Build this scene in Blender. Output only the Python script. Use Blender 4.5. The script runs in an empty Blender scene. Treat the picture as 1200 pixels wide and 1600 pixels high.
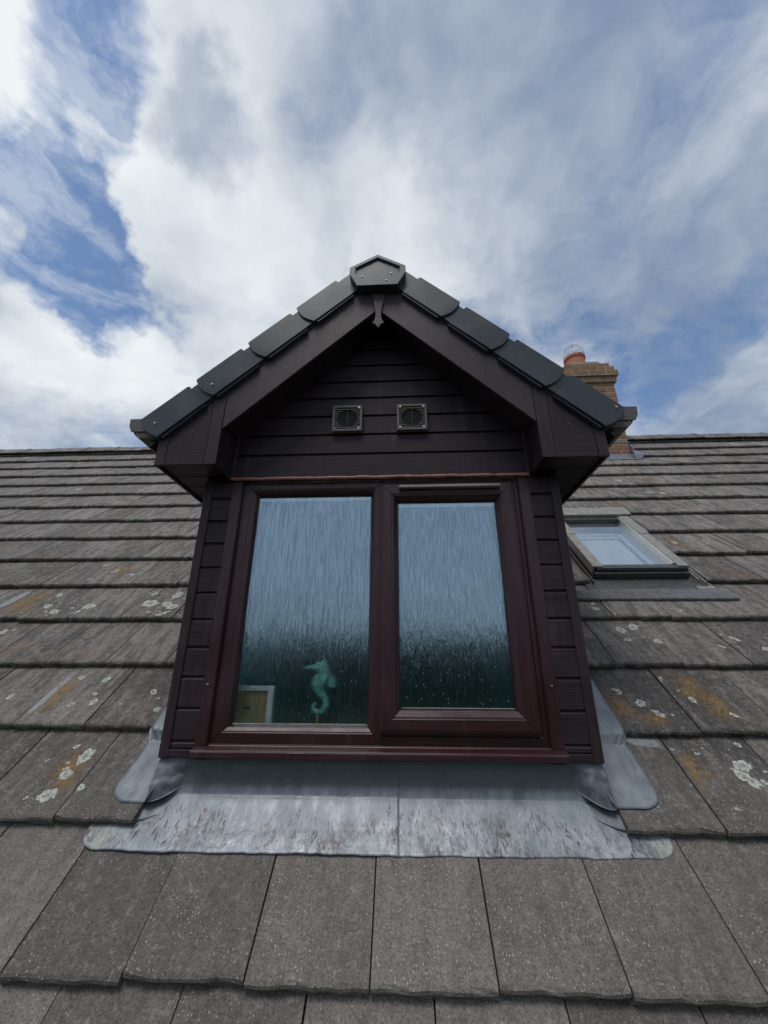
import bpy, bmesh, math, random
from mathutils import Vector, Matrix, noise
random.seed(7)
R = math.radians
scene = bpy.context.scene
COL = scene.collection

# ------------------------------------------------------------------ camera
CAM = Vector((0.0472, -1.2630, 0.6784))
YAW, PIT, ROL = R(2.8125), R(21.1505), R(0.1862)
FPX = 639.9
fw = Vector((-math.sin(YAW)*math.cos(PIT), math.cos(YAW)*math.cos(PIT), math.sin(PIT)))
r0 = Vector((math.cos(YAW), math.sin(YAW), 0))
u0 = r0.cross(fw)
rt = math.cos(ROL)*r0 + math.sin(ROL)*u0
up = -math.sin(ROL)*r0 + math.cos(ROL)*u0
cam_data = bpy.data.cameras.new('camera')
cam = bpy.data.objects.new('camera', cam_data)
COL.objects.link(cam)
M = Matrix((rt, up, -fw)).transposed().to_4x4()
M.translation = CAM
cam.matrix_world = M
cam_data.sensor_fit = 'VERTICAL'
cam_data.sensor_height = 24.0
cam_data.sensor_width = 18.0
cam_data.lens = 24.0*FPX/1600
cam_data.clip_start = 0.02
cam_data.clip_end = 2000
scene.camera = cam

# ------------------------------------------------------------------ node helper
class NT:
    def __init__(s, tree):
        s.t = tree; tree.nodes.clear()
    def n(s, typ, props=None, **inp):
        nd = s.t.nodes.new(typ)
        for k, v in (props or {}).items(): setattr(nd, k, v)
        for k, v in inp.items():
            key = k.replace('_', ' ')
            sock = None
            if key[0] == 'i' and key[1:].isdigit(): sock = nd.inputs[int(key[1:])]
            else: sock = nd.inputs[key]
            s.put(sock, v)
        return nd
    def put(s, sock, v):
        if hasattr(v, 'is_linked') or isinstance(v, bpy.types.NodeSocket): s.t.links.new(v, sock)
        elif isinstance(v, bpy.types.Node): s.t.links.new(v.outputs[0], sock)
        else:
            if isinstance(v, (tuple, list)) and sock.type == 'RGBA' and len(v) == 3: v = (*v, 1)
            sock.default_value = v
    def math(s, op, a, b=None, c=None, clamp=False):
        nd = s.t.nodes.new('ShaderNodeMath'); nd.operation = op; nd.use_clamp = clamp
        for i, v in enumerate((a, b, c)):
            if v is not None: s.put(nd.inputs[i], v)
        return nd.outputs[0]
    def vmath(s, op, a, b=None, scale=None):
        nd = s.t.nodes.new('ShaderNodeVectorMath'); nd.operation = op
        s.put(nd.inputs[0], a)
        if b is not None: s.put(nd.inputs[1], b)
        if scale is not None: s.put(nd.inputs['Scale'], scale)
        return nd.outputs['Value'] if op in ('DOT_PRODUCT', 'LENGTH', 'DISTANCE') else nd.outputs[0]
    def ramp(s, v, lo, hi, a=0.0, b=1.0, smooth=True):
        nd = s.t.nodes.new('ShaderNodeMapRange')
        nd.interpolation_type = 'SMOOTHSTEP' if smooth else 'LINEAR'
        s.put(nd.inputs[0], v)
        for i, q in enumerate((lo, hi, a, b)): s.put(nd.inputs[i+1], q)
        return nd.outputs[0]
    def mix(s, f, a, b, mode='MIX'):
        nd = s.t.nodes.new('ShaderNodeMix'); nd.data_type = 'RGBA'; nd.blend_type = mode
        s.put(nd.inputs[0], f); s.put(nd.inputs[6], a); s.put(nd.inputs[7], b)
        return nd.outputs[2]
    def noise(s, vec, scale, detail=2, rough=0.5, dist=0.0, typ=None, out=0):
        nd = s.t.nodes.new('ShaderNodeTexNoise')
        if typ: nd.noise_type = typ
        s.put(nd.inputs['Vector'], vec); s.put(nd.inputs['Scale'], scale)
        s.put(nd.inputs['Detail'], detail); s.put(nd.inputs['Roughness'], rough); s.put(nd.inputs['Distortion'], dist)
        return nd.outputs[out]
    def mapping(s, vec, loc=(0,0,0), rot=(0,0,0), sc=(1,1,1)):
        nd = s.t.nodes.new('ShaderNodeMapping')
        s.put(nd.inputs[0], vec); s.put(nd.inputs[1], loc); nd.inputs[2].default_value = rot; s.put(nd.inputs[3], sc)
        return nd.outputs[0]

# ------------------------------------------------------------------ world: broken cloud over a blue sky
SUN_EL, SUN_AZ = R(66), R(205)      # azimuth measured clockwise from +Y; behind and left of the camera
sun_dir = Vector((math.sin(SUN_AZ)*math.cos(SUN_EL), math.cos(SUN_AZ)*math.cos(SUN_EL), math.sin(SUN_EL)))
world = bpy.data.worlds.new('World'); scene.world = world
world.use_nodes = True
W = NT(world.node_tree)
def pdir(px, py):
    d = fw + (px-600)/FPX*rt - (py-800)/FPX*up
    return d.normalized()
gen = W.n('ShaderNodeTexCoord').outputs['Generated']
sky = W.n('ShaderNodeTexSky', dict(sky_type='NISHITA', sun_disc=False, sun_elevation=SUN_EL, sun_rotation=SUN_AZ,
                                  altitude=100.0, air_density=1.0, dust_density=0.6, ozone_density=1.6))
sep = W.n('ShaderNodeSeparateXYZ', None, Vector=gen)
zc = W.math('MAXIMUM', sep.outputs[2], 0.0)
den = W.math('ADD', zc, 0.22)
plane = W.n('ShaderNodeCombineXYZ', None, X=W.math('DIVIDE', sep.outputs[0], den), Y=W.math('DIVIDE', sep.outputs[1], den), Z=0.0).outputs[0]
wn1 = W.noise(gen, 2.4, 4, 0.55, out=1)
wn2 = W.noise(gen, 9.0, 4, 0.6, out=1)
half3 = (0.5, 0.5, 0.5)
gw = W.vmath('ADD', gen, W.vmath('SCALE', W.vmath('SUBTRACT', wn1, half3), scale=0.20))
gw = W.vmath('NORMALIZE', W.vmath('ADD', gw, W.vmath('SCALE', W.vmath('SUBTRACT', wn2, half3), scale=0.20)))
def blob(px, py, rad, amt):      # a thin spot or a thick bank of the cloud deck, placed by its direction
    d = pdir(px, py)
    c = W.vmath('DOT_PRODUCT', gw, tuple(d))
    cr = math.cos(rad)
    return W.math('MULTIPLY', W.ramp(c, cr, 1.0), amt)
def addall(lst):
    a = lst[0]
    for b in lst[1:]: a = W.math('ADD', a, b)
    return a
warp = W.noise(plane, 1.6, 4, 0.55, out=1)
warp2 = W.noise(plane, 6.0, 5, 0.6, out=1)
wv = W.vmath('ADD', plane, W.vmath('SCALE', W.vmath('SUBTRACT', warp, (0.5,0.5,0.5)), scale=0.50))
wv2 = W.vmath('ADD', wv, W.vmath('SCALE', W.vmath('SUBTRACT', warp2, (0.5,0.5,0.5)), scale=0.16))
n_big = W.noise(wv, 1.1, 3, 0.5)
n_mid = W.noise(wv2, 3.6, 9, 0.58)
n_fine = W.noise(wv2, 11.0, 9, 0.62)
n_soft = W.noise(wv, 2.2, 4, 0.5)
holes = addall([blob(190, 20, R(8), -0.26), blob(150, 110, R(7), -0.22), blob(115, 200, R(7), -0.20), blob(110, 290, R(6), -0.16), blob(30, 325, R(8), -0.24), blob(85, 350, R(7), -0.14), blob(10, 440, R(7), -0.22),
                blob(75, 410, R(6), -0.20), blob(130, 430, R(7), -0.30), blob(185, 490, R(7), -0.34), blob(60, 470, R(6), -0.10), blob(120, 520, R(5), -0.12), blob(60, 250, R(7), -0.10), blob(270, 520, R(4), -0.06),
                blob(985, 585, R(7), -0.20), blob(900, 550, R(6), -0.15), blob(1190, 460, R(6), -0.15), blob(1190, 60, R(12), -0.10), blob(820, 545, R(5), -0.10),
                blob(1110, 555, R(6), -0.10), blob(1060, 300, R(12), -0.05), blob(930, 420, R(9), -0.06), blob(800, 470, R(9), -0.08), blob(740, 520, R(6), -0.08)])
banks = addall([blob(300, 300, R(17), 0.20), blob(40, 590, R(9), 0.20), blob(270, 600, R(9), 0.14), blob(600, 250, R(32), 0.16), blob(20, 100, R(8), 0.12),
                blob(1080, 650, R(9), 0.14), blob(1080, 430, R(11), 0.08), blob(10, 375, R(4), 0.22), blob(1000, 180, R(18), 0.06)])
dens = W.math('ADD', W.math('ADD', W.math('MULTIPLY', n_big, 0.22), W.math('MULTIPLY', n_mid, 0.72)), W.math('MULTIPLY', n_fine, 0.42))
dens = W.math('ADD', W.math('ADD', dens, holes), W.math('ADD', banks, 0.01))
veil = W.ramp(n_fine, 0.36, 0.66, 0.03, 0.42)
cover = W.math('MAXIMUM', W.ramp(dens, 0.36, 0.80), veil)
# brightness of the cloud itself: white where lit, greyer where thick
bright = addall([blob(220, 330, R(20), 0.30), blob(120, 610, R(14), 0.40), blob(320, 630, R(13), 0.26), blob(20, 90, R(12), 0.30),
                 blob(560, 330, R(26), 0.20), blob(640, 480, R(18), 0.16), blob(450, 60, R(14), 0.12)])
shade = addall([blob(310, 170, R(6), -0.26), blob(355, 230, R(6), -0.40), blob(760, 60, R(14), -0.16), blob(620, 120, R(9), -0.10), blob(1060, 250, R(28), -0.30), blob(1180, 640, R(14), -0.18), blob(600, 40, R(14), -0.10), blob(820, 150, R(16), -0.05), blob(760, 400, R(12), -0.10),
                blob(30, 695, R(8), -0.50), blob(230, 695, R(6), -0.20), blob(1130, 610, R(12), -0.12)])
bright = W.math('ADD', W.math('ADD', bright, shade), W.math('MULTIPLY', W.math('SUBTRACT', n_mid, 0.5), 1.1))
bright = W.math('ADD', bright, W.math('MULTIPLY', W.math('SUBTRACT', n_soft, 0.5), 2.0))
bright = W.ramp(bright, -0.75, 0.85)
ccol = W.mix(bright, (2.15, 2.85, 4.15), (8.4, 8.8, 9.0))
blue = W.mix(1.0, sky.outputs[0], (1.18, 1.32, 1.42), 'MULTIPLY')
skycol = W.mix(cover, blue, ccol)
bg = W.n('ShaderNodeBackground', None, Color=skycol, Strength=0.085)
W.n('ShaderNodeOutputWorld', None, Surface=bg.outputs[0])

sun_data = bpy.data.lights.new('sun', 'SUN')
sun_data.energy = 1.5; sun_data.angle = R(28); sun_data.color = (1.0, 0.96, 0.9)
sun = bpy.data.objects.new('sun', sun_data); COL.objects.link(sun)
sun.rotation_euler = (-sun_dir).to_track_quat('-Z', 'Y').to_euler()
sun.location = (0, 0, 30)

scene.view_settings.view_transform = 'Standard'
scene.view_settings.look = 'None'
scene.view_settings.exposure = 0.29
scene.view_settings.gamma = 1.0
scene.view_settings.use_curve_mapping = False
scene.render.engine = 'CYCLES'
scene.cycles.max_bounces = 8
scene.cycles.transparent_max_bounces = 16
scene.cycles.use_denoising = True
scene.cycles.sample_clamp_indirect = 6

# ------------------------------------------------------------------ materials
def new_mat(name):
    m = bpy.data.materials.new(name); m.use_nodes = True
    return m, NT(m.node_tree)
def finish(T, base, rough=0.5, spec=0.5, metal=0.0, normal=None, alpha=None, coat=0.0):
    p = T.n('ShaderNodeBsdfPrincipled')
    T.put(p.inputs['Base Color'], base); T.put(p.inputs['Roughness'], rough)
    T.put(p.inputs['Specular IOR Level'], spec); T.put(p.inputs['Metallic'], metal)
    if normal is not None: T.put(p.inputs['Normal'], normal)
    if alpha is not None: T.put(p.inputs['Alpha'], alpha)
    T.n('ShaderNodeOutputMaterial', None, Surface=p.outputs[0])
def bump(T, h, strength=0.3, dist=0.01):
    return T.n('ShaderNodeBump', None, Strength=strength, Distance=dist, Height=h).outputs[0]
TH = R(44.0793)
def slope_vec(T):
    pos = T.n('ShaderNodeNewGeometry').outputs['Position']
    return T.mapping(pos, rot=(-TH, 0, 0))

def mk_tile_mat():
    m, T = new_mat('concrete_tile')
    v = slope_vec(T)
    geo = T.n('ShaderNodeNewGeometry'); oi = T.n('ShaderNodeObjectInfo')
    rnd = T.math('FRACT', T.math('ADD', T.math('MULTIPLY', geo.outputs['Random Per Island'], 7.13), T.math('MULTIPLY', oi.outputs['Random'], 3.71)))
    rnd2 = T.math('FRACT', T.math('MULTIPLY', rnd, 13.37))
    off = T.n('ShaderNodeCombineXYZ', None, X=T.math('MULTIPLY', rnd, 31.0), Y=T.math('MULTIPLY', rnd2, 17.0), Z=0.0).outputs[0]
    vo = T.vmath('ADD', v, off)
    wth = T.ramp(T.n('ShaderNodeSeparateXYZ', None, Vector=v).outputs[1], 0.25, 0.75, 0.35, 1.0)
    blot = T.noise(vo, 7.0, 5, 0.62, 0.6)
    streak = T.noise(T.mapping(vo, sc=(26, 4.5, 10)), 1.0, 5, 0.6, 0.3)
    crust = T.noise(vo, 42.0, 6, 0.7)
    grain = T.noise(v, 190.0, 4, 0.75)
    large = T.noise(v, 0.9, 3, 0.5)
    # upper courses painted paler for grazing sky sheen as well as weathering, the lichen-grown band in the middle is darkest
    c = T.mix(rnd, (0.108, 0.095, 0.087), (0.240, 0.214, 0.194))
    c = T.mix(T.ramp(T.n('ShaderNodeSeparateXYZ', None, Vector=v).outputs[1], 0.6, 3.2, 0.0, 0.55), c, (0.30, 0.275, 0.255))
    dark = T.math('MULTIPLY', T.ramp(blot, 0.46, 0.66), T.math('MULTIPLY', wth, T.ramp(rnd2, 0.15, 1.0, 0.05, 1.0)))
    c = T.mix(dark, c, (0.070, 0.066, 0.064))
    c = T.mix(T.math('MULTIPLY', T.ramp(streak, 0.46, 0.62), T.math('MULTIPLY', wth, 0.75)), c, (0.085, 0.078, 0.074))
    c = T.mix(T.math('MULTIPLY', T.ramp(streak, 0.48, 0.30), T.math('MULTIPLY', wth, 0.5)), c, (0.33, 0.295, 0.268))
    brown = T.math('MULTIPLY', T.ramp(T.noise(vo, 4.0, 5, 0.6), 0.48, 0.70), T.math('MULTIPLY', wth, T.ramp(rnd2, 0.25, 0.9, 0.0, 0.8)))
    c = T.mix(brown, c, (0.17, 0.108, 0.066))
    c = T.mix(T.math('MULTIPLY', T.math('MULTIPLY', T.math('MULTIPLY', T.ramp(crust, 0.50, 0.64), wth), T.ramp(rnd, 0.0, 1.0, 0.85, 0.45)), 1.0), c, (0.060, 0.055, 0.051))
    c = T.mix(T.math('MULTIPLY', T.ramp(crust, 0.47, 0.32), 0.5), c, (0.33, 0.30, 0.275))
    c = T.mix(T.ramp(grain, 0.40, 0.64, 0.0, 0.75), c, T.mix(1.0, c, (0.35, 0.34, 0.34), 'MULTIPLY'))
    vor = T.n('ShaderNodeTexVoronoi', dict(feature='F1'), Vector=T.mapping(v, sc=(1.0, 0.75, 1)), Scale=135.0, Randomness=1.0)
    keep = T.math('GREATER_THAN', T.n('ShaderNodeSeparateColor', None, Color=vor.outputs['Color']).outputs[0], 0.55)
    chip = T.math('MULTIPLY', T.ramp(vor.outputs['Distance'], 0.26, 0.12), keep)
    chip = T.math('MULTIPLY', chip, T.ramp(T.noise(vo, 5.0, 3), 0.36, 0.62, 0.10, 0.85))
    c = T.mix(chip, c, (0.52, 0.50, 0.47))
    c = T.mix(T.ramp(large, 0.35, 0.7, 0.0, 0.22), c, T.mix(1.0, c, (0.6, 0.6, 0.6), 'MULTIPLY'))
    h = T.math('ADD', T.math('MULTIPLY', grain, 0.5), T.math('ADD', T.math('MULTIPLY', crust, 1.0), T.math('MULTIPLY', streak, 0.6)))
    nrm = bump(T, h, 0.75, 0.008)
    finish(T, c, 0.80, 0.40, normal=nrm)
    return m
TILE = mk_tile_mat()

def mk_plastic(name, base, axis, rough=0.38, base2=None, grain=0.12, spec=0.45):
    m, T = new_mat(name)
    pos = T.n('ShaderNodeNewGeometry').outputs['Position']
    oi = T.n('ShaderNodeObjectInfo')
    sc = {'x': (6, 120, 150), 'z': (150, 120, 6), 's': (60, 120, 60), 'y': (120, 6, 120)}[axis]
    g = T.noise(T.mapping(pos, sc=sc), 1.0, 4, 0.6, 0.4)
    big = T.noise(pos, 5.0, 4, 0.6)
    b2 = base2 or tuple(x*0.6 for x in base)
    c = T.mix(T.ramp(g, 0.35, 0.65), base, b2)
    c = T.mix(T.math('MULTIPLY', T.ramp(big, 0.45, 0.8), 0.35), c, tuple(min(1, x*1.5+0.012) for x in base))
    c = T.mix(T.math('MULTIPLY', oi.outputs['Random'], 0.25), c, tuple(x*0.75 for x in base))
    run = T.math('MULTIPLY', T.ramp(T.noise(T.mapping(pos, sc=(34, 34, 2.6)), 1.0, 4, 0.65, 0.3), 0.52, 0.74), T.ramp(T.noise(pos, 4.0, 3), 0.40, 0.62))
    c = T.mix(T.math('MULTIPLY', run, 0.13), c, (0.16, 0.145, 0.14))
    dust = T.noise(pos, 260.0, 2, 0.6)
    c = T.mix(T.ramp(dust, 0.72, 0.8, 0, 0.35), c, (0.30, 0.28, 0.27))
    rr = T.math('ADD', T.ramp(big, 0.3, 0.7, rough-0.08, rough+0.1), T.math('MULTIPLY', g, 0.08))
    finish(T, c, rr, spec, normal=bump(T, g, grain, 0.002))
    return m
SLATS = mk_plastic('dusty_vent_slats', (0.21, 0.195, 0.18), 's', 0.5, grain=0.03, base2=(0.18,0.168,0.155))
BOARD = mk_plastic('rosewood_cladding', (0.030, 0.0185, 0.0245), 'x', 0.44, grain=0.3, spec=0.22)
TRIM_Z = mk_plastic('rosewood_trim', (0.033, 0.019, 0.0245), 'z', 0.42, grain=0.3, spec=0.25)
SLOPE = mk_plastic('rosewood_barge', (0.040, 0.026, 0.032), 's', 0.42, grain=0.25, spec=0.30)
FRAME_X = mk_plastic('rosewood_frame_rail', (0.036, 0.0095, 0.0120), 'x', 0.32, grain=0.3, base2=(0.022, 0.006, 0.009))
FRAME_Z = mk_plastic('rosewood_frame_stile', (0.036, 0.0095, 0.0120), 'z', 0.32, grain=0.3, base2=(0.022, 0.006, 0.009))
GUTTER = mk_plastic('brown_gutter_plastic', (0.095, 0.074, 0.070), 'y', 0.42, grain=0.03)
VERGE = mk_plastic('charcoal_verge_plastic', (0.026, 0.034, 0.043), 's', 0.33, grain=0.06, base2=(0.022, 0.030, 0.038))
VENT = mk_plastic('grey_brown_vent_plastic', (0.105, 0.095, 0.088), 's', 0.5, grain=0.03, base2=(0.09,0.082,0.076))
TRICKLE = mk_plastic('dusty_brown_plastic', (0.16, 0.128, 0.125), 'x', 0.5, grain=0.03)
def mk_simple(name, col, rough=0.5, metal=0.0, spec=0.5, ns=60.0, var=0.25, bs=0.1, nd=0.004):
    m, T = new_mat(name)
    pos = T.n('ShaderNodeNewGeometry').outputs['Position']
    n = T.noise(pos, ns, 5, 0.6)
    c = T.mix(T.ramp(n, 0.3, 0.7), tuple(x*(1-var) for x in col), tuple(min(1, x*(1+var)) for x in col))
    finish(T, c, rough, spec, metal, normal=bump(T, n, bs, nd))
    return m
BLACK = mk_simple('shadowed_underlay', (0.012, 0.012, 0.013), 0.9)
SCREW = mk_simple('zinc_screw', (0.42, 0.41, 0.39), 0.45, 0.6)
DARKSCREW = mk_simple('dark_screw', (0.05, 0.045, 0.045), 0.5)
SEAL = mk_simple('brown_sealant', (0.24, 0.095, 0.078), 0.45, ns=40, bs=0.5, nd=0.006)
MORTAR = mk_simple('mortar', (0.30, 0.27, 0.23), 0.95, ns=120, bs=0.4)
TERRA = mk_simple('terracotta', (0.42, 0.14, 0.075), 0.75, ns=25)
WIRE = mk_simple('galvanised_wire', (0.16, 0.17, 0.19), 0.45, 0.6)
SKYFRAME = mk_simple('grey_brown_aluminium', (0.24, 0.228, 0.205), 0.45, 0.15, ns=30, var=0.18)
SKYDARK = mk_simple('dark_aluminium', (0.060, 0.060, 0.062), 0.42, 0.2, ns=30)
SKYLIGHTMETAL = mk_simple('bright_aluminium', (0.55, 0.56, 0.57), 0.35, 0.6, ns=40, var=0.1)
PLEAT = mk_simple('grey_pleated_lead', (0.17, 0.175, 0.185), 0.5, 0.1, ns=30)
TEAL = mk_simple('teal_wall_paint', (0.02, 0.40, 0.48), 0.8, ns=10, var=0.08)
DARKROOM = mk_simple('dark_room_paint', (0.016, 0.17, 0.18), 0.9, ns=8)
WHITE = mk_simple('white_paint', (0.78, 0.79, 0.80), 0.5, ns=20, var=0.04)
CARD = mk_simple('brown_backing_board', (0.42, 0.27, 0.13), 0.85, ns=30, var=0.12)
INK = mk_simple('black_print', (0.02, 0.02, 0.02), 0.8)
TURQ = mk_simple('turquoise_ceramic', (0.18, 0.56, 0.49), 0.5, ns=40, var=0.3)
GRASS = mk_simple('grass_ground', (0.045, 0.065, 0.025), 0.95, ns=3, var=0.4)
LEAF = mk_simple('dark_leaves', (0.035, 0.055, 0.022), 0.8, ns=1.2, var=0.5)
BARK = mk_simple('bark', (0.08, 0.06, 0.045), 0.9)

MOSS = mk_simple('dry_dark_moss', (0.050, 0.046, 0.032), 0.95, ns=200, var=0.5)
SEALGREY = mk_simple('grey_glazing_seal', (0.30, 0.29, 0.29), 0.5)
def mk_brick():
    m, T = new_mat('weathered_brick')
    pos = T.n('ShaderNodeNewGeometry').outputs['Position']
    oi = T.n('ShaderNodeObjectInfo')
    rnd = oi.outputs['Random']
    c = T.mix(rnd, (0.31, 0.150, 0.088), (0.19, 0.105, 0.070))
    c = T.mix(T.ramp(T.noise(pos, 12, 5, 0.6), 0.45, 0.75, 0, 0.7), c, (0.30, 0.21, 0.13))
    sepz = T.n('ShaderNodeSeparateXYZ', None, Vector=pos).outputs[2]
    moss = T.math('MULTIPLY', T.ramp(sepz, 3.95, 4.25), T.ramp(T.noise(pos, 18, 5, 0.6), 0.35, 0.70, 0.05, 0.75))
    c = T.mix(moss, c, (0.19, 0.145, 0.08))
    n = T.noise(pos, 90, 5, 0.65)
    c = T.mix(T.ramp(n, 0.5, 0.8, 0, 0.5), c, (0.10, 0.075, 0.06))
    finish(T, c, 0.92, 0.2, normal=bump(T, n, 0.6, 0.006))
    return m
BRICK = mk_brick()

def mk_lead(name, dark=0.0, stains=True):
    m, T = new_mat(name)
    v = slope_vec(T)
    pos = T.n('ShaderNodeNewGeometry').outputs['Position']
    sx = T.n('ShaderNodeSeparateXYZ', None, Vector=v)
    k = 1.0-dark
    big = T.noise(v, 6.0, 5, 0.6, 0.5)
    med = T.noise(T.mapping(v, sc=(30, 9, 9)), 1.0, 5, 0.65)
    c = T.mix(T.ramp(big, 0.3, 0.7), (0.112*k, 0.132*k, 0.155*k), (0.215*k, 0.243*k, 0.272*k))
    c = T.mix(T.ramp(med, 0.40, 0.70, 0, 0.5), c, (0.30*k, 0.325*k, 0.345*k))
    if stains:
        s = T.math('ADD', sx.outputs[1], T.math('ADD', T.ramp(T.noise(T.mapping(v, sc=(5.5, 0.5, 1)), 1.0, 3, 0.6), 0.3, 0.7, -0.035, 0.035, False), T.ramp(T.noise(T.mapping(v, sc=(28, 6, 1)), 1.0, 3, 0.6), 0.3, 0.7, -0.022, 0.022, False)))
        band = T.math('MULTIPLY', T.ramp(s, 0.268, 0.30), T.ramp(s, 0.420, 0.370))
        patch = T.ramp(T.noise(T.mapping(v, loc=(3.1, 0, 0), sc=(7, 1.5, 1)), 1.0, 3), 0.36, 0.55)
        drip = T.noise(T.mapping(v, sc=(120, 32, 20)), 1.0, 6, 0.7, 0.5)
        pit = T.noise(T.mapping(v, sc=(160, 90, 20)), 1.0, 3, 0.6)
        spots = T.noise(T.mapping(v, sc=(60, 26, 20)), 1.0, 5, 0.7)
        d = T.math('MULTIPLY', T.math('MULTIPLY', T.ramp(drip, 0.55, 0.61), band), patch)
        white = T.math('MULTIPLY', T.math('MULTIPLY', T.ramp(spots, 0.42, 0.62), T.ramp(s, 0.385, 0.30)), T.ramp(T.noise(v, 3.2, 3), 0.33, 0.55))
        c = T.mix(T.math('MULTIPLY', white, 0.60), c, (0.44, 0.45, 0.46))
        c = T.mix(T.math('MULTIPLY', d, 0.95), c, (0.045, 0.034, 0.033))
        c = T.mix(T.math('MULTIPLY', T.math('MULTIPLY', T.ramp(pit, 0.62, 0.70), band), 0.6), c, (0.09, 0.07, 0.065))
        scale_ = T.math('MULTIPLY', T.math('MULTIPLY', T.ramp(T.noise(v, 11.0, 4, 0.6), 0.50, 0.60), T.ramp(T.noise(T.mapping(v, sc=(190, 60, 20)), 1.0, 4, 0.7), 0.44, 0.56)), T.ramp(sx.outputs[1], 0.41, 0.36))
        c = T.mix(T.math('MULTIPLY', scale_, 0.75), c, (0.095, 0.075, 0.078))
        # darker, greener tone on the upright below the sill
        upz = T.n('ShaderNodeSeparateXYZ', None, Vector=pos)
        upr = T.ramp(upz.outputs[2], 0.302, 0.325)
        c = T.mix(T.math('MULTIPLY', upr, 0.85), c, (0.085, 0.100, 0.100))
        green = T.math('MULTIPLY', T.ramp(T.math('ABSOLUTE', T.math('ADD', upz.outputs[0], 0.055)), 0.76, 0.86), T.ramp(T.noise(v, 14, 3), 0.35, 0.6))
        c = T.mix(T.math('MULTIPLY', green, 0.55), c, (0.30, 0.33, 0.26))
        rust = T.math('MULTIPLY', T.ramp(T.noise(T.mapping(v, sc=(40, 5, 5)), 1.0, 2), 0.70, 0.78), T.ramp(s, 0.42, 0.36))
        c = T.mix(T.math('MULTIPLY', rust, 0.5), c, (0.23, 0.14, 0.09))
    fine = T.noise(v, 130, 3, 0.6)
    h = T.math('ADD', T.math('MULTIPLY', big, 1.5), T.math('ADD', T.math('MULTIPLY', med, 0.4), T.math('MULTIPLY', fine, 0.12)))
    finish(T, c, T.ramp(med, 0.3, 0.7, 0.36, 0.58), 0.5, 0.30, normal=bump(T, h, 0.35, 0.01))
    return m
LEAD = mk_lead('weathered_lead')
LEAD_DARK = mk_lead('dark_lead', 0.35, False)
LEAD_PLAIN = mk_lead('plain_lead', 0.12, False)

def mk_lichen(name, col, col2, scale, lo, hi, soft=0.15, amax=0.8):
    m, T = new_mat(name)
    uv = T.n('ShaderNodeTexCoord').outputs['UV']
    pos = T.n('ShaderNodeNewGeometry').outputs['Position']
    rad = T.vmath('LENGTH', T.vmath('SUBTRACT', uv, (0.5, 0.5, 0)))
    n = T.noise(pos, scale, 5, 0.7)
    fall = T.ramp(rad, 0.5, soft)
    a = T.math('MULTIPLY', fall, T.math('MULTIPLY', T.ramp(n, lo, hi), amax))
    if amax > 0.9:      # crusts die back in the middle: brighter rim, thin heart
        a = T.math('MULTIPLY', a, T.ramp(rad, 0.05, 0.30, 0.55, 1.0))
    c = T.mix(T.ramp(T.noise(pos, scale*2.2, 3), 0.35, 0.7), col, col2)
    finish(T, c, 0.95, 0.1, normal=bump(T, n, 0.5, 0.004), alpha=a)
    return m
LICHEN = mk_lichen('white_lichen', (0.50, 0.52, 0.47), (0.36, 0.37, 0.34), 130, 0.36, 0.50, 0.40, 0.95)
ORANGE = mk_lichen('orange_lichen', (0.33, 0.20, 0.075), (0.22, 0.15, 0.085), 75, 0.36, 0.60, 0.02, 0.88)
PALE = mk_lichen('pale_mineral_bloom', (0.36, 0.37, 0.38), (0.28, 0.285, 0.29), 50, 0.20, 0.55, 0.30, 0.75)

def mk_glass(name, fac, streak):
    m, T = new_mat(name)
    pos = T.n('ShaderNodeNewGeometry').outputs['Position']
    fr = T.n('ShaderNodeFresnel', None, IOR=1.5)
    if streak:
        s1 = T.noise(T.mapping(pos, sc=(300, 40, 13)), 1.0, 4, 0.6, 0.5)
        s2 = T.noise(T.mapping(pos, sc=(170, 40, 45)), 1.0, 2, 0.5, 0.8)
        vor = T.n('ShaderNodeTexVoronoi', dict(feature='F1'), Vector=T.mapping(pos, sc=(1.2, 1, 0.7)), Scale=95.0)
        keep = T.math('GREATER_THAN', T.n('ShaderNodeSeparateColor', None, Color=vor.outputs['Color']).outputs[0], 0.78)
        drop = T.math('MULTIPLY', T.ramp(vor.outputs['Distance'], 0.22, 0.03), keep)
        low = T.ramp(T.n('ShaderNodeSeparateXYZ', None, Vector=pos).outputs[2], 1.25, 0.75)
        h = T.math('ADD', T.math('ADD', T.math('MULTIPLY', s1, 1.0), T.math('MULTIPLY', s2, T.math('MULTIPLY_ADD', low, 0.10, 0.10))), T.math('MULTIPLY', drop, T.math('MULTIPLY', low, 0.6)))
        nrm = bump(T, h, 1.0, 0.0016)
        f = T.math('ADD', T.math('ADD', fac, T.ramp(s1, 0.34, 0.66, -0.09, 0.10)), T.math('MULTIPLY', drop, 0.10))
        gl = T.n('ShaderNodeBsdfGlossy', None, Color=(0.68, 0.88, 1.0), Roughness=0.08, Normal=nrm)
        tr = T.n('ShaderNodeBsdfRefraction', None, Color=(0.90, 0.98, 0.97), Roughness=0.17, IOR=1.12, Normal=nrm)
    else:
        f = T.math('ADD', fac, T.math('MULTIPLY', fr, 0.7))
        gl = T.n('ShaderNodeBsdfGlossy', None, Color=(0.95, 0.98, 1.0), Roughness=0.02)
        tr = T.n('ShaderNodeBsdfTransparent', None, Color=(0.85, 0.9, 0.9))
    mx = T.n('ShaderNodeMixShader', None, Fac=f)
    T.put(mx.inputs[1], tr.outputs[0]); T.put(mx.inputs[2], gl.outputs[0])
    T.n('ShaderNodeOutputMaterial', None, Surface=mx.outputs[0])
    return m
GLASS = mk_glass('rain_textured_glass', 0.36, True)
SKYGLASS = mk_glass('clear_skylight_glass', 0.38, False)
CLEAR, _T = new_mat('clear_glass_back')
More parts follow.
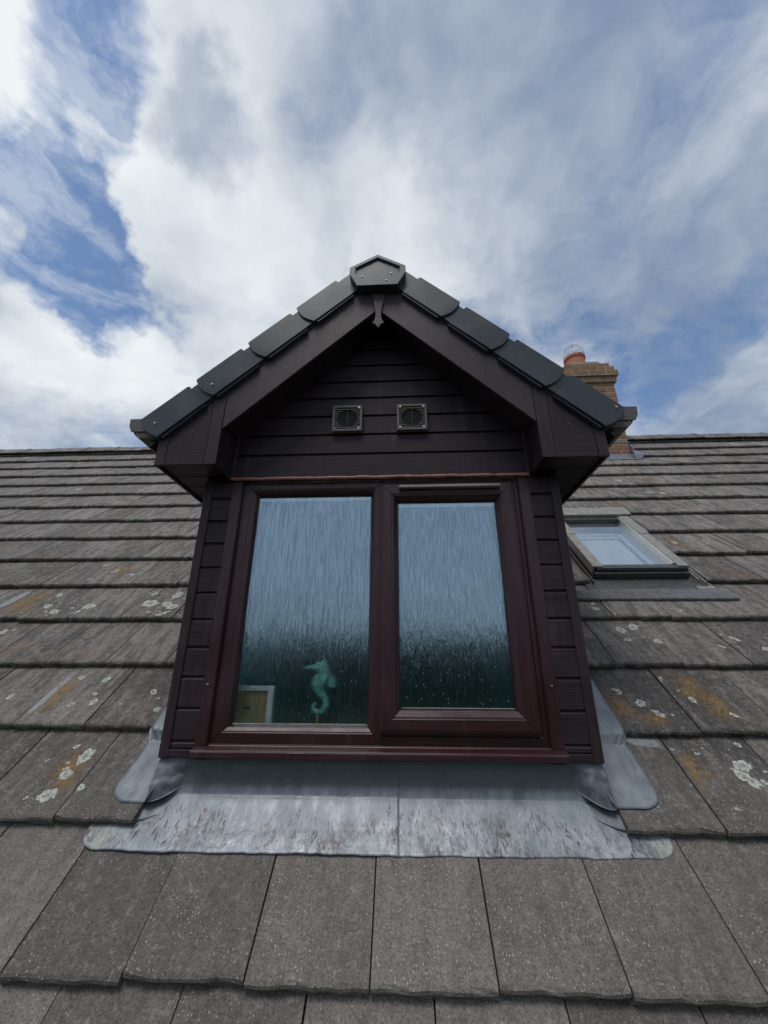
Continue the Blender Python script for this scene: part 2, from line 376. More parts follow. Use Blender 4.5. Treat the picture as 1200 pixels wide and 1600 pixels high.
_T.n('ShaderNodeOutputMaterial', None, Surface=_T.n('ShaderNodeBsdfTransparent', None, Color=(0.97, 0.98, 0.98)).outputs[0])

# ------------------------------------------------------------------ geometry helpers
ORG = {}
def tag(o, label=None, cat=None, group=None, kind=None):
    if label: o['label'] = label
    if cat: o['category'] = cat
    if group: o['group'] = group
    if kind: o['kind'] = kind
    return o
def empty(name, loc):
    o = bpy.data.objects.new(name, None); COL.objects.link(o)
    o.empty_display_size = 0.1
    o.location = loc; ORG[o.name] = Vector(loc)
    return o
def clean(bm, bev=0.0, seg=1):
    bmesh.ops.recalc_face_normals(bm, faces=bm.faces)
    if bev > 0:
        bmesh.ops.bevel(bm, geom=[e for e in bm.edges if e.is_manifold and e.calc_face_angle(0) > 0.35], offset=bev, segments=seg, affect='EDGES', clamp_overlap=True)
def make(name, geo, mat, parent=None, bev=0.0, seg=1, smooth=False, origin=None, flip=False, recalc=True):
    """geo: list of (verts, faces) in world coordinates -> ONE object."""
    bm = bmesh.new()
    for vs, fs in geo:
        bv = [bm.verts.new(v) for v in vs]
        for f in fs:
            try: bm.faces.new([bv[i] for i in f])
            except ValueError: pass
    if recalc: clean(bm, bev, seg)
    if flip: bmesh.ops.reverse_faces(bm, faces=bm.faces)
    if origin is None:
        xs = [v.co for v in bm.verts]
        origin = Vector((sum(c.x for c in xs)/len(xs), sum(c.y for c in xs)/len(xs), min(c.z for c in xs)))
    origin = Vector(origin)
    bmesh.ops.translate(bm, verts=bm.verts, vec=-origin)
    me = bpy.data.meshes.new(name); bm.to_mesh(me); bm.free()
    mats = mat if isinstance(mat, (list, tuple)) else [mat]
    for mm in mats: me.materials.append(mm)
    if smooth:
        for p in me.polygons: p.use_smooth = True
    o = bpy.data.objects.new(name, me); COL.objects.link(o)
    if parent is not None:
        o.parent = parent; o.location = origin - ORG[parent.name]
    else: o.location = origin
    ORG[o.name] = origin
    return o
def box(x0, x1, y0, y1, z0, z1):
    vs = [(x, y, z) for x in (x0, x1) for y in (y0, y1) for z in (z0, z1)]
    fs = [(0,1,3,2), (4,6,7,5), (0,4,5,1), (2,3,7,6), (0,2,6,4), (1,5,7,3)]
    return vs, fs
def prism(poly, d0, d1, f):
    n = len(poly)
    vs = [f(a, b, d0) for a, b in poly] + [f(a, b, d1) for a, b in poly]
    fs = [tuple(range(n)), tuple(range(2*n-1, n-1, -1))] + [(i, (i+1) % n, n+(i+1) % n, n+i) for i in range(n)]
    return vs, fs
def pxz(poly, y0, y1): return prism(poly, y0, y1, lambda a, b, d: (a, d, b))
def pyz(poly, x0, x1): return prism(poly, x0, x1, lambda a, b, d: (d, a, b))
ct, st = math.cos(TH), math.sin(TH)
def roof(x, s, t): return Vector((x, s*ct - t*st, s*st + t*ct))
def pst(poly, x0, x1): return prism(poly, x0, x1, lambda s, t, d: tuple(roof(d, s, t)))
def pxs(poly, t0, t1): return prism(poly, t0, t1, lambda x, s, d: tuple(roof(x, s, d)))
def rbox(x0, x1, s0, s1, t0, t1): return pxs([(x0, s0), (x1, s0), (x1, s1), (x0, s1)], t0, t1)
def grid(P, nu, nv):
    vs = [tuple(P(i/nu, j/nv)) for j in range(nv+1) for i in range(nu+1)]
    fs = [(j*(nu+1)+i, j*(nu+1)+i+1, (j+1)*(nu+1)+i+1, (j+1)*(nu+1)+i) for j in range(nv) for i in range(nu)]
    return vs, fs
def tube(pts, rad, n=8, caps=True):
    pts = [Vector(p) for p in pts]; vs = []; fs = []
    for i, p in enumerate(pts):
        a = pts[max(0, i-1)]; b = pts[min(len(pts)-1, i+1)]
        d = (b-a).normalized()
        h = Vector((0, 1, 0)) if abs(d.y) < 0.9 else Vector((1, 0, 0))
        e1 = d.cross(h).normalized(); e2 = d.cross(e1)
        r = rad[i] if isinstance(rad, (list, tuple)) else rad
        for k in range(n):
            a_ = 2*math.pi*k/n
            vs.append(tuple(p + r*(math.cos(a_)*e1 + math.sin(a_)*e2)))
    for i in range(len(pts)-1):
        for k in range(n):
            fs.append((i*n+k, i*n+(k+1) % n, (i+1)*n+(k+1) % n, (i+1)*n+k))
    if caps:
        fs.append(tuple(range(n))); fs.append(tuple(range((len(pts)-1)*n, len(pts)*n)))
    return vs, fs
def disc(c, r, y0, y1, n=12):
    return pxz([(c[0]+r*math.cos(2*math.pi*k/n), c[1]+r*math.sin(2*math.pi*k/n)) for k in range(n)], y0, y1)
def smooth01(a, b, x):
    t = min(1, max(0, (x-a)/(b-a))); return t*t*(3-2*t)
def screw_geo(x, z, y, r=0.006):
    return [disc((x, z), r, y-0.0025, y+0.003, 12), disc((x, z), r*0.42, y-0.0032, y-0.002, 4)]
def solid(o, th, off=0.0):
    md = o.modifiers.new('thickness', 'SOLIDIFY'); md.thickness = th; md.offset = off
    return o

# ------------------------------------------------------------------ main tiled roof
E, TW, X0, TT = 0.3405, 0.295, -0.0443, 0.0328
XC = -0.055                       # middle of the dormer
CHEEK = 0.757                     # half width of the opening in the tiles
roof_root = empty('tiled_roof', (0, 0, 0))
tag(roof_root, 'weathered grey concrete tiled roof slope with lichen spots around the dormer', 'roof')

def tile_geo(x0, x1, rng, left_edge=True, s0=0.0, s1=0.425):
    """tile in its own frame: x across, y up the slope, z outwards; top lower edge at y=0, z=0"""
    n = max(3, int((x1-x0)/0.03)); g = 0.0021
    xs = [x0+g+(x1-x0-2*g)*i/n for i in range(n+1)]
    sl = -TT/E
    zt = lambda y: sl*y
    j = [rng.uniform(-0.0028, 0.0028) for _ in xs]; jb = [rng.uniform(-0.0045, 0.0025) for _ in xs]
    jz = [rng.uniform(-0.0012, 0.0012) for _ in xs]
    for _ in range(rng.choice((0, 1, 1, 2))):
        q = rng.randrange(len(xs)); jb[q] += rng.uniform(0.002, 0.006); jz[q] -= rng.uniform(0.001, 0.003); j[q] += rng.uniform(0.001, 0.004)
    rows = [
        [(x, s1, zt(s1)-0.020) for x in xs],
        [(x, s1, zt(s1)) for x in xs],
        [(x, s0+0.12, zt(s0+0.12)) for x in xs],
        [(x, s0+0.011, zt(s0+0.011)) for x in xs],
        [(x, s0+0.003+a, zt(s0)-0.0035+c) for x, a, c in zip(xs, j, jz)],
        [(x, s0+a-0.001, zt(s0)-0.010) for x, a in zip(xs, j)],
        [(x, s0+0.002+b, zt(s0)-0.028+c) for x, b, c in zip(xs, jb, jz)],
        [(x, s0+0.06, zt(s0)-0.030) for x in xs],
    ]
    vs = [p for r in rows for p in r]; fs = []
    m = n+1; nr = len(rows)
    for a in range(nr):
        b = (a+1) % nr
        for i in range(n): fs.append((a*m+i, a*m+i+1, b*m+i+1, b*m+i))
    fs.append(tuple(a*m for a in range(nr))); fs.append(tuple(a*m+n for a in reversed(range(nr))))
    return vs, fs
trng = random.Random(3)
def tile_mesh(x0, x1, s0=0.0, s1=0.425):
    vs, fs = tile_geo(x0, x1, trng, s0=s0, s1=s1)
    me = bpy.data.meshes.new('roof_tile'); me.from_pydata(vs, [], fs); me.materials.append(TILE); me.validate()
    return me
FULL = [tile_mesh(-TW/2, TW/2) for _ in range(10)]

def blocked(k):
    """x intervals left free of tiles in course k"""
    s0 = k*E; out = []
    if 0.30 < s0 < 2.30: out.append((XC-CHEEK, XC+CHEEK+0.002))
    if k in (5, 6, 7): out.append((1.163, 1.838))
    return out
SIL = [(-1.05, 1.55), (-0.06, 2.56), (0.95, 1.55), (0.70, 1.40), (0.70, 0.35), (-0.80, 0.35), (-0.80, 1.40)]
def inpoly(x, z, P):
    c = False
    for i in range(len(P)):
        a, b = P[i], P[i-1]
        if (a[1] > z) != (b[1] > z) and x < (b[0]-a[0])*(z-a[1])/(b[1]-a[1])+a[0]: c = not c
    return c
def proj(p):
    d = Vector(p)-CAM; z = d.dot(fw)
    if z < 0.05: return None
    return (600+FPX*d.dot(rt)/z, 800-FPX*d.dot(up)/z)
def shown(p):
    q = proj(p)
    if q is None or not (0 <= q[0] <= 1200 and 0 <= q[1] <= 1600): return False
    d = Vector(p)-CAM
    if p[1] > 0.165:
        h = CAM + d*((0.165-CAM.y)/d.y)
        if inpoly(h.x, h.z, SIL): return False
    return True
tiles = []      # (score, k, xa, xb, full)
for k in range(-2, 16):
    half = 0.5*TW if k % 2 else 0.0
    c0 = int(math.floor((-9.0-X0-half)/TW)); c1 = int(math.ceil((7.5-X0-half)/TW))
    for c in range(c0, c1):
        xa = X0+half+c*TW; xb = xa+TW
        segs = [(xa, xb)]
        for (b0, b1) in blocked(k):
            ns = []
            for (p, q) in segs:
                if q <= b0 or p >= b1: ns.append((p, q)); continue
                if p < b0: ns.append((p, b0))
                if q > b1: ns.append((b1, q))
            segs = ns
        for (p, q) in segs:
            if q-p < 0.012: continue
            vis = 0
            cx = (p+q)/2
            smp = [(p+(q-p)*a, (k+b)*E) for a in (0.1, 0.5, 0.9) for b in (0.15, 0.5, 0.85)]
            vis = sum(shown(roof(x, s, 0)) for x, s in smp)/9.0
            pts = [proj(roof(x, s, 0)) for x, s in ((p, k*E), (q, k*E), (q, (k+1)*E), (p, (k+1)*E))]
            area = 0
            if all(pts):
                for i in range(4): area += pts[i-1][0]*pts[i][1]-pts[i][0]*pts[i-1][1]
            tiles.append((abs(area)/2*vis, k, p, q, abs(q-p-TW) < 1e-6))
order = sorted(range(len(tiles)), key=lambda i: -tiles[i][0])
single = set(i for i in order[:300] if tiles[i][0] > 0)
rest_geo = []
TILE_OBJ = {}
jit = random.Random(11)
for i, (sc_, k, p, q, full) in enumerate(tiles):
    cx = (p+q)/2
    dz = jit.uniform(-0.0015, 0.0025); rz = jit.gauss(0, 0.0028); ds = jit.gauss(0, 0.0034); rx = jit.gauss(0, 0.0025)
    s1 = 0.425 if k < 15 else 0.15
    if i in single:
        me = jit.choice(FULL) if (full and k < 15) else tile_mesh(p-cx, q-cx, 0.0, s1)
        o = bpy.data.objects.new('roof_tile', me); COL.objects.link(o)
        o.parent = roof_root
        loc = roof(cx, k*E+ds, dz)
        o.location = loc; o.rotation_euler = (TH+rx, 0, rz)
        TILE_OBJ[(k, round(p, 3))] = (o, k, p, q)
    else:
        vs, fs = tile_geo(p, q, trng, s1=s1)
        rest_geo.append(([tuple(roof(x, y+k*E+ds, z+dz)) for x, y, z in vs], fs))
o = make('far_roof_tiles', rest_geo, TILE, roof_root, origin=(0, 0, 0)); o['kind'] = 'stuff'
# dark underlay below the tiles, open where the dormer stands; and the far slope
dk = []
def deck(x0, x1, s0, s1): dk.append(rbox(x0, x1, s0, s1, -0.09, -0.055))
deck(-9, XC-CHEEK+0.02, -0.75, 5.2); deck(XC+CHEEK-0.02, 7.5, -0.75, 5.2)
deck(XC-CHEEK+0.02, XC+CHEEK-0.02, -0.75, 0.43); deck(XC-CHEEK+0.02, XC+CHEEK-0.02, 2.35, 5.2)
make('underlay', dk, BLACK, roof_root, origin=(0, 0, 0))
RY, RZ = 5.25*ct, 5.25*st
make('far_slope', [prism([(RY, RZ-0.10), (RY+4.2, RZ-0.10-4.2*math.tan(TH)), (RY+4.2, RZ-0.02-4.2*math.tan(TH)), (RY, RZ-0.02)], -9, 7.5, lambda a, b, d: (d, a, b))], TILE, roof_root)
# ridge tiles, each bedded on the apex
x = -9.0; kk = 0
rr_ = random.Random(5)
def ridge_geo(n, lift):
    pr = []
    ro = [(-0.135, -0.112+0.0), (-0.075, -0.050), (0.0, 0.018), (0.075, -0.050), (0.135, -0.112)]
    ri = [(0.125, -0.125), (0.07, -0.066), (0.0, -0.006), (-0.07, -0.066), (-0.125, -0.125)]
    return [prism(ro+ri, 0.003, 0.447, lambda a, b, d: (d, a, b)),
            prism([(-0.140, -0.112), (-0.078, -0.043), (0, 0.026), (0.078, -0.043), (0.140, -0.112), (0.11, -0.112), (0.06, -0.06), (0, 0.0), (-0.06, -0.06), (-0.11, -0.112)], 0.40, 0.46, lambda a, b, d: (d, a, b))]
bmr = None
while x < 7.4:
    if not (2.0 < x+0.2 < 2.9):
        if bmr is None:
            bmr = make('ridge_tile', ridge_geo(0, 0), TILE, roof_root, bev=0.003, origin=(0, 0, 0))
            ro_ = bmr
        else:
            ro_ = bmr.copy(); COL.objects.link(ro_)
        ro_.location = (x, RY, RZ+0.035+rr_.uniform(-0.004, 0.004)); ro_.rotation_euler = (0, rr_.gauss(0, 0.006), 0)
    x += 0.45
# lichen crusts and stains, each on the tile that carries it
def tile_at(x, s):
    k = int(math.floor(s/E))
    for (kk, _), (o, k2, p, q) in TILE_OBJ.items():
        if k2 == k and p <= x <= q: return o, k, p, q
    return None
lrng = random.Random(21)
def lichen(x, s, a, b, mat, name, edge=0.16, n=22, lift=0.0013, rot=0.0):
    t = tile_at(x, s)
    if not t: return
    o, k, p, q = t
    cx = (p+q)/2; sl = -TT/E
    ring = []
    ph = [lrng.uniform(0, 6.28) for _ in range(3)]
    for i in range(n):
        A = 2*math.pi*i/n
        r = 1+edge*(math.sin(2*A+ph[0])*0.6+math.sin(5*A+ph[1])*0.5+math.sin(9*A+ph[2])*0.35)
        dx, dy = r*a*math.cos(A), r*b*math.sin(A)
        px_ = x+dx*math.cos(rot)-dy*math.sin(rot); py_ = s+dx*math.sin(rot)+dy*math.cos(rot)
        px_ = min(q-0.004, max(p+0.004, px_)); py_ = min((k+1)*E-0.002, max(k*E+0.004, py_))
        ring.append((px_, py_))
    top = [(X-cx, S-k*E, sl*(S-k*E)+lift) for X, S in ring]
    bot = [(X-cx, S-k*E, sl*(S-k*E)-0.001) for X, S in ring]
    cen = (x-cx, s-k*E, sl*(s-k*E)+lift*1.5)
    vs = top+bot+[cen]; fs = [(i, (i+1) % n, 2*n) for i in range(n)]+[(i, n+i, n+(i+1) % n, (i+1) % n) for i in range(n)]
    me = bpy.data.meshes.new(name); me.from_pydata(vs, [], fs); me.materials.append(mat)
    uvl = me.uv_layers.new(name='UVMap')
    uvs = [(0.5+0.5*math.cos(2*math.pi*i/n), 0.5+0.5*math.sin(2*math.pi*i/n)) for i in range(n)]*2+[(0.5, 0.5)]
    for lp in me.loops: uvl.data[lp.index].uv = uvs[lp.vertex_index]
    c = bpy.data.objects.new(name, me); COL.objects.link(c); c.parent = o
WHITE_SPOTS = [(-1.137,0.566,0.034,0.030),(-1.152,0.491,0.021,0.022),(-1.155,0.415,0.037,0.024),(-1.31,0.934,0.024,0.019),(-1.299,0.846,0.014,0.012),(-1.271,0.799,0.022,0.016),(-1.356,0.785,0.017,0.013),(-1.046,0.862,0.02,0.018),(-0.973,0.763,0.016,0.016),(-1.436,0.945,0.018,0.015),(-1.667,0.823,0.017,0.012),(-1.939,1.423,0.03,0.024),(-2.065,1.615,0.025,0.021),(-2.027,1.484,0.027,0.019),(-1.777,1.476,0.035,0.031),(-1.812,1.41,0.03,0.022),(-1.431,1.505,0.05,0.045),(-1.32,1.492,0.042,0.031),(-1.32,1.602,0.04,0.034),(-1.277,1.467,0.034,0.037),(-1.298,1.39,0.029,0.022),(-1.471,1.617,0.024,0.021),(-2.027,1.981,0.019,0.018),(-1.742,1.826,0.018,0.016),(-1.889,1.877,0.027,0.017),(-1.979,1.767,0.017,0.016),(-2.111,1.267,0.025,0.021),(-3.427,3.583,0.037,0.032),(-5.24,4.979,0.05,0.055),(1.135,1.271,0.031,0.025),(1.207,1.296,0.028,0.025),(1.129,1.19,0.021,0.018),(1.266,1.177,0.021,0.023),(1.635,1.204,0.024,0.018),(1.72,1.125,0.023,0.021),(0.937,0.883,0.016,0.014),(0.925,0.896,0.008,0.01),(0.99,0.821,0.023,0.019),(1.03,0.767,0.019,0.018),(1.148,0.954,0.016,0.011),(1.202,0.833,0.018,0.016),(1.305,0.755,0.014,0.012),(1.196,0.563,0.034,0.026),(1.175,0.516,0.035,0.026),(1.065,0.412,0.008,0.007),(1.003,0.627,0.007,0.006),(1.077,0.609,0.011,0.006),(1.078,1.536,0.021,0.019),(1.077,1.435,0.02,0.017),(1.085,1.487,0.014,0.012),(2.216,3.565,0.031,0.04),(1.947,2.197,0.021,0.019),(2.425,3.167,0.028,0.033),(2.317,3.189,0.022,0.025),(1.507,1.416,0.013,0.011),(1.532,1.146,0.017,0.013),(0.331,-0.03,0.022,0.010)]
for (a, b, c, d) in WHITE_SPOTS:
    lichen(a, b, c*lrng.uniform(0.85, 1.1), d*lrng.uniform(0.8, 1.1), LICHEN, 'lichen_patch', lrng.uniform(0.16, 0.42), 26, 0.0013, lrng.uniform(0, 3))
    for _ in range(lrng.choice((0, 1, 1, 2, 3))):
        q = c*lrng.uniform(0.18, 0.42)
        lichen(a+lrng.gauss(0, 2.2)*c, b+lrng.gauss(0, 2.2)*d, q, q*0.85, LICHEN, 'lichen_patch', 0.35, 12)
for (a, b, c, d, r_) in [(-2.22,1.51,0.085,0.17,0.05),(-2.13,1.44,0.07,0.09,0.0),(-1.15,0.50,0.09,0.12,0.2),(1.02,0.55,0.07,0.10,0),(-2.17,1.58,0.06,0.09,0),(-1.455,0.86,0.055,0.16,0.0),(1.25,0.93,0.07,0.10,0.25),(1.275,0.80,0.075,0.13,0.1),(1.21,0.87,0.05,0.08,0),(1.00,0.74,0.08,0.06,0),(0.90,0.80,0.07,0.08,0),(1.92,2.93,0.10,0.10,0),(1.97,2.19,0.09,0.14,0.3),(-1.85,1.90,0.10,0.10,0)]:
    lichen(a, b, c, d, ORANGE, 'orange_lichen', 0.25, 28, 0.0009, r_)
for (a, b, c, d, r_) in [(-1.497,0.85,0.022,0.168,0.0),(-2.31,1.56,0.035,0.13,0.0),(0.93,0.655,0.10,0.025,-0.1),(2.75,4.93,0.14,0.15,0),(4.35,4.9,0.12,0.14,0),(4.65,4.9,0.12,0.14,0)]:
    lichen(a, b, c, d, PALE, 'pale_stain', 0.10, 28, 0.0007, r_)

mg = []
mrng = random.Random(77)
def moss_blob(p, r):
    vs = []
    for k in range(3):
        zz = (-0.2, 0.35, 0.8)[k]; rr = (1.0, 0.95, 0.5)[k]
        for a in range(5):
            t = 6.283*a/5+k*0.6; q = r*rr*mrng.uniform(0.7, 1.25)
            vs.append(tuple(p+Vector((q*1.5*math.cos(t), q*math.sin(t)*ct-r*zz*st*0.6, q*math.sin(t)*st+r*zz*ct*0.6))))
    fs = [(k*5+a, k*5+(a+1) % 5, (k+1)*5+(a+1) % 5, (k+1)*5+a) for k in range(2) for a in range(5)]+[(10, 11, 12, 13, 14)]
    mg.append((vs, fs))
for _ in range(2600):
    k = mrng.choice((0, 1, 2, 2, 3, 3, 3, 4, 4, 5, 5, 6, 7, 8)); x = mrng.uniform(-3.4, 3.4)
    if any(b0-0.02 < x < b1+0.02 for b0, b1 in blocked(k)): continue
    if noise.noise((x*1.7, k*3.1, 2.0)) < (0.28 if k < 2 else 0.02): continue
    moss_blob(roof(x, k*E+mrng.uniform(-0.004, 0.003), -0.003-abs(mrng.gauss(0, 0.010))), mrng.uniform(0.0018, 0.0045))
for _ in range(700):      # crumbs caught along the joints and under the laps
    k = mrng.randrange(0, 7); c = mrng.randrange(-12, 11); x = X0+(0.5*TW if k % 2 else 0)+c*TW; s = (k+mrng.random()**2.2*0.98)*E
    if any(b0-0.02 < x < b1+0.02 for b0, b1 in blocked(k)) or s < 0.02: continue
    moss_blob(roof(x+mrng.gauss(0, 0.0022), s, -TT*(s/E-k)+0.0005), mrng.uniform(0.0012, 0.0028))
mo = make('moss_growth', mg, MOSS, roof_root, origin=(0, 0, 0), recalc=False); mo['kind'] = 'stuff'
def roof_t(s):
    k = math.floor(s/E); return -TT*(s/E-k)
def drape(s, w0=0.012, w1=0.03):
    return max(roof_t(s+w0*0), roof_t(s+w1*0.3), roof_t(s+w1*0.6), roof_t(s+w1))

# ------------------------------------------------------------------ dormer
dormer = empty('dormer', (XC, 0.33, 0.30))
tag(dormer, 'dark rosewood plastic clad gabled dormer standing on the grey tiled roof', 'dormer')
YF = 0.315         # face of the cladding
YB = 0.165         # face of barge boards and box ends
YV = 0.140         # face of the dry verge
SL = math.tan(R(44.2))
def zs(z0, dx): return z0-SL*abs(dx)
def board_poly(za, zb, yf, back):
    # shiplap: shadow gap at the bottom edge, chamfer that catches light along the top
    return [(yf, za+0.002), (yf, zb-0.0120), (yf+0.0085, zb-0.0030), (yf+0.0090, zb+0.004), (back, zb+0.004), (back, za+0.002)]
def add_board(name, za, zb, xfun, yf=YF, back=YF+0.018, mat=BOARD):
    pr = board_poly(za, zb, yf, back)
    vs = []; n = len(pr)
    for (y, z) in pr: vs.append((xfun(z)[0], y, z))
    for (y, z) in pr: vs.append((xfun(z)[1], y, z))
    fs = [tuple(range(n)), tuple(range(2*n-1, n-1, -1))]+[(i, (i+1) % n, n+(i+1) % n, n+i) for i in range(n)]
    return make(name, [(vs, fs)], mat, dormer)
ZJ = [1.452, 1.570, 1.668, 1.766, 1.864, 1.955, 2.05, 2.145, 2.24]
def gx(z):
    w = min(0.643, max(0.004, (2.262-z)/SL)); return (XC-w, XC+w)
for a, b in zip(ZJ[:-1], ZJ[1:]): add_board('gable_board', a, b, gx)
make('backing_sheet', [pxz([(XC-0.75, 1.40), (XC+0.75, 1.40), (XC+0.75, 1.55), (XC+0.01, 2.30), (XC-0.01, 2.30), (XC-0.75, 1.55)], YF+0.0185, YF+0.03)], BLACK, dormer)
CJ = [0.425, 0.451, 0.554, 0.658, 0.761, 0.863, 0.964, 1.065, 1.165, 1.263, 1.364, 1.446]
for sgn in (-1, 1):
    xa, xb = sorted((XC+sgn*0.626, XC+sgn*0.722))
    for a, b in zip(CJ[:-1], CJ[1:]): add_board('corner_board', a, b, lambda z, p=(xa, xb): p)
    make('base_trim', [pyz([(YF-0.004, 0.399), (YF-0.004, 0.422), (YF+0.02, 0.426), (YF+0.02, 0.399)], xa-0.004, xb+0.004)], BOARD, dormer, bev=0.0015)
    x1, x2 = sorted((XC+sgn*0.714, XC+sgn*0.748))
    make('corner_trim', [box(x1, x2, YF-0.007, YF+0.005, 0.397, 1.447), box(*sorted((XC+sgn*0.740, XC+sgn*0.748)), YF+0.005, YF+0.04, 0.397, 1.447)], TRIM_Z, dormer, bev=0.002)
    x1, x2 = sorted((XC+sgn*0.586, XC+sgn*0.630))
    ft = make('frame_trim', [pyz([(YF-0.002, 0.392), (YF-0.002, 1.444), (YF+0.02, 1.444), (YF+0.02, 0.392)], x1, x2)], FRAME_Z, dormer, bev=0.003, seg=2)
    for zz in (0.63, 0.985, 1.34):
        make('screw', screw_geo(XC+sgn*0.612, zz, YF-0.002, 0.003), DARKSCREW if zz > 0.7 else SCREW, ft)
    # cheek boards running back up to the roof
    for a, b in zip([0.40]+CJ[2:-1], CJ[2:-1]+[1.50]):
        y_a, y_b = (a+0.03)/math.tan(TH)-0.0, (b+0.03)/math.tan(TH)
        xo = XC+sgn*0.742; xi = XC+sgn*0.722
        x1, x2 = sorted((xo, xi))
        make('cheek_board', [prism([(YF+0.03, a+0.002), (max(YF+0.05, y_a), a+0.002), (max(YF+0.06, y_b), b-0.004), (YF+0.03, b-0.004)], x1, x2, lambda y, z, d: (d, y, z))], BOARD, dormer)
    x1, x2 = sorted((XC+sgn*0.705, XC+sgn*0.7215))
    make('cheek_lining', [prism([(0.36, 0.36), (1.62, 1.56), (0.36, 1.56)], x1, x2, lambda y, z, d: (d, y, z))], BLACK, dormer)
# wrinkled sealant along the head of the window
pts = []; rad = []
for i in range(91):
    u = i/90; xx = XC-0.640+1.274*u
    pts.append((xx, YF-0.009+0.002*noise.noise((xx*18, 3, 1)), 1.4468+0.0022*noise.noise((xx*14, 0, 0))+0.003*noise.noise((xx*5, 7, 0))-0.002*u))
    rad.append(0.0080+0.0026*noise.noise((xx*22, 5, 2))+0.0015*noise.noise((xx*60, 1, 2)))
make('sealant_bead', [tube(pts, rad, 8)], SEAL, dormer, smooth=True)

# ---- window
window = empty('window', (XC, 0.33, 0.44)); window.parent = dormer; window.location = Vector((XC, 0.33, 0.44))-Vector((XC, 0.33, 0.30)); ORG[window.name] = Vector((XC, 0.33, 0.44))
def mitre(name, x0, x1, z0, z1, prof, sl=1, sr=1, sb=1, st_=1, parent=window, gap=0.0005):
    P = prof
    def ring(i): return (x0+i*sl, x1-i*sr, z0+i*sb, z1-i*st_)
    sides = {'bottom': lambda a: ((a[0]+gap, a[2]), (a[1]-gap, a[2])), 'right': lambda a: ((a[1], a[2]+gap), (a[1], a[3]-gap)),
             'top': lambda a: ((a[1]-gap, a[3]), (a[0]+gap, a[3])), 'left': lambda a: ((a[0], a[3]-gap), (a[0], a[2]+gap))}
    for k, f in sides.items():
        vs = []; n = len(P)
        for (i, y) in P:
            (ax, az), (bx, bz) = f(ring(i)); vs += [(ax, y, az), (bx, y, bz)]
        fs = [(2*i, 2*i+1, 2*((i+1) % n)+1, 2*((i+1) % n)) for i in range(n)]
        fs += [tuple(2*i for i in range(n)), tuple(2*i+1 for i in reversed(range(n)))]
        make(name, [(vs, fs)], FRAME_X if k in ('bottom', 'top') else FRAME_Z, parent, bev=0.0009)
PF = [(0, 0.372), (0, 0.331), (0.040, 0.330), (0.0415, 0.3325), (0.046, 0.3325), (0.060, 0.341), (0.069, 0.3565), (0.070, 0.372)]
mitre('frame_bar', -0.645, -0.039, 0.440, 1.446, PF, 1.0, 0.72, 0.83, 0.95)
PG = [(0, 0.372), (0, 0.331), (0.026, 0.330), (0.028, 0.333), (0.052, 0.335), (0.052, 0.372)]
mitre('frame_bar', -0.0385, 0.541, 0.440, 1.446, PG, 0.3, 1.0, 1.0, 0.8)
PS = [(0.0, 0.3285), (0.0, 0.3180), (0.004, 0.3180), (0.0055, 0.3135), (0.013, 0.3130), (0.0135, 0.3115), (0.048, 0.3115), (0.0495, 0.3145), (0.056, 0.3150), (0.074, 0.333), (0.079, 0.351), (0.080, 0.366), (0.0, 0.366)]
mitre('sash_bar', -0.044, 0.505, 0.473, 1.418, PS, 0.93, 0.93, 1.0, 0.98)
def pane(x0, x1, z0, z1, y0, y1):
    vs, fs = box(x0, x1, y0, y1, z0, z1)
    o = make('glass_pane', [(vs, fs)], [CLEAR, GLASS], window)
    for p in o.data.polygons:
        p.material_index = 1 if p.normal.y < -0.5 else 0
    return o
pane(-0.600, -0.075, 0.480, 1.400, 0.3605, 0.3655)
pane(0.015, 0.445, 0.535, 1.355, 0.3500, 0.3555)
make('spacer_bar', [box(-0.60, -0.075, 0.3665, 0.378, 1.366, 1.382)], SKYLIGHTMETAL, window)
make('spacer_bar', [box(0.015, 0.445, 0.3570, 0.368, 1.326, 1.342)], SKYLIGHTMETAL, window)
make('gasket', [box(-0.583, -0.092, 0.3570, 0.3604, 0.4975, 0.5000)], SEALGREY, window)
make('gasket', [box(0.034, 0.430, 0.3465, 0.3499, 0.5530, 0.5555)], SEALGREY, window)
make('trickle_vent', [pyz([(0.290, 1.387), (0.2885, 1.392), (0.2985, 1.405), (0.3110, 1.407), (0.3110, 1.387)], 0.034, 0.452)], TRICKLE, window, bev=0.0015)
make('sill', [pyz([(0.345, 0.4395), (0.323, 0.4395), (0.3215, 0.434), (0.296, 0.424), (0.290, 0.419), (0.289, 0.401), (0.345, 0.401)], XC-0.632, XC+0.632)], FRAME_X, window, bev=0.0012)
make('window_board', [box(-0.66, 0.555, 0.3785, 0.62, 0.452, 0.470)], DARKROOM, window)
make('window_head', [box(-0.645, 0.541, 0.374, 0.39, 1.40, 1.45), box(-0.645, 0.541, 0.374, 0.3775, 0.44, 0.50), box(-0.07, 0.01, 0.374, 0.39, 0.5, 1.4)], DARKROOM, window)
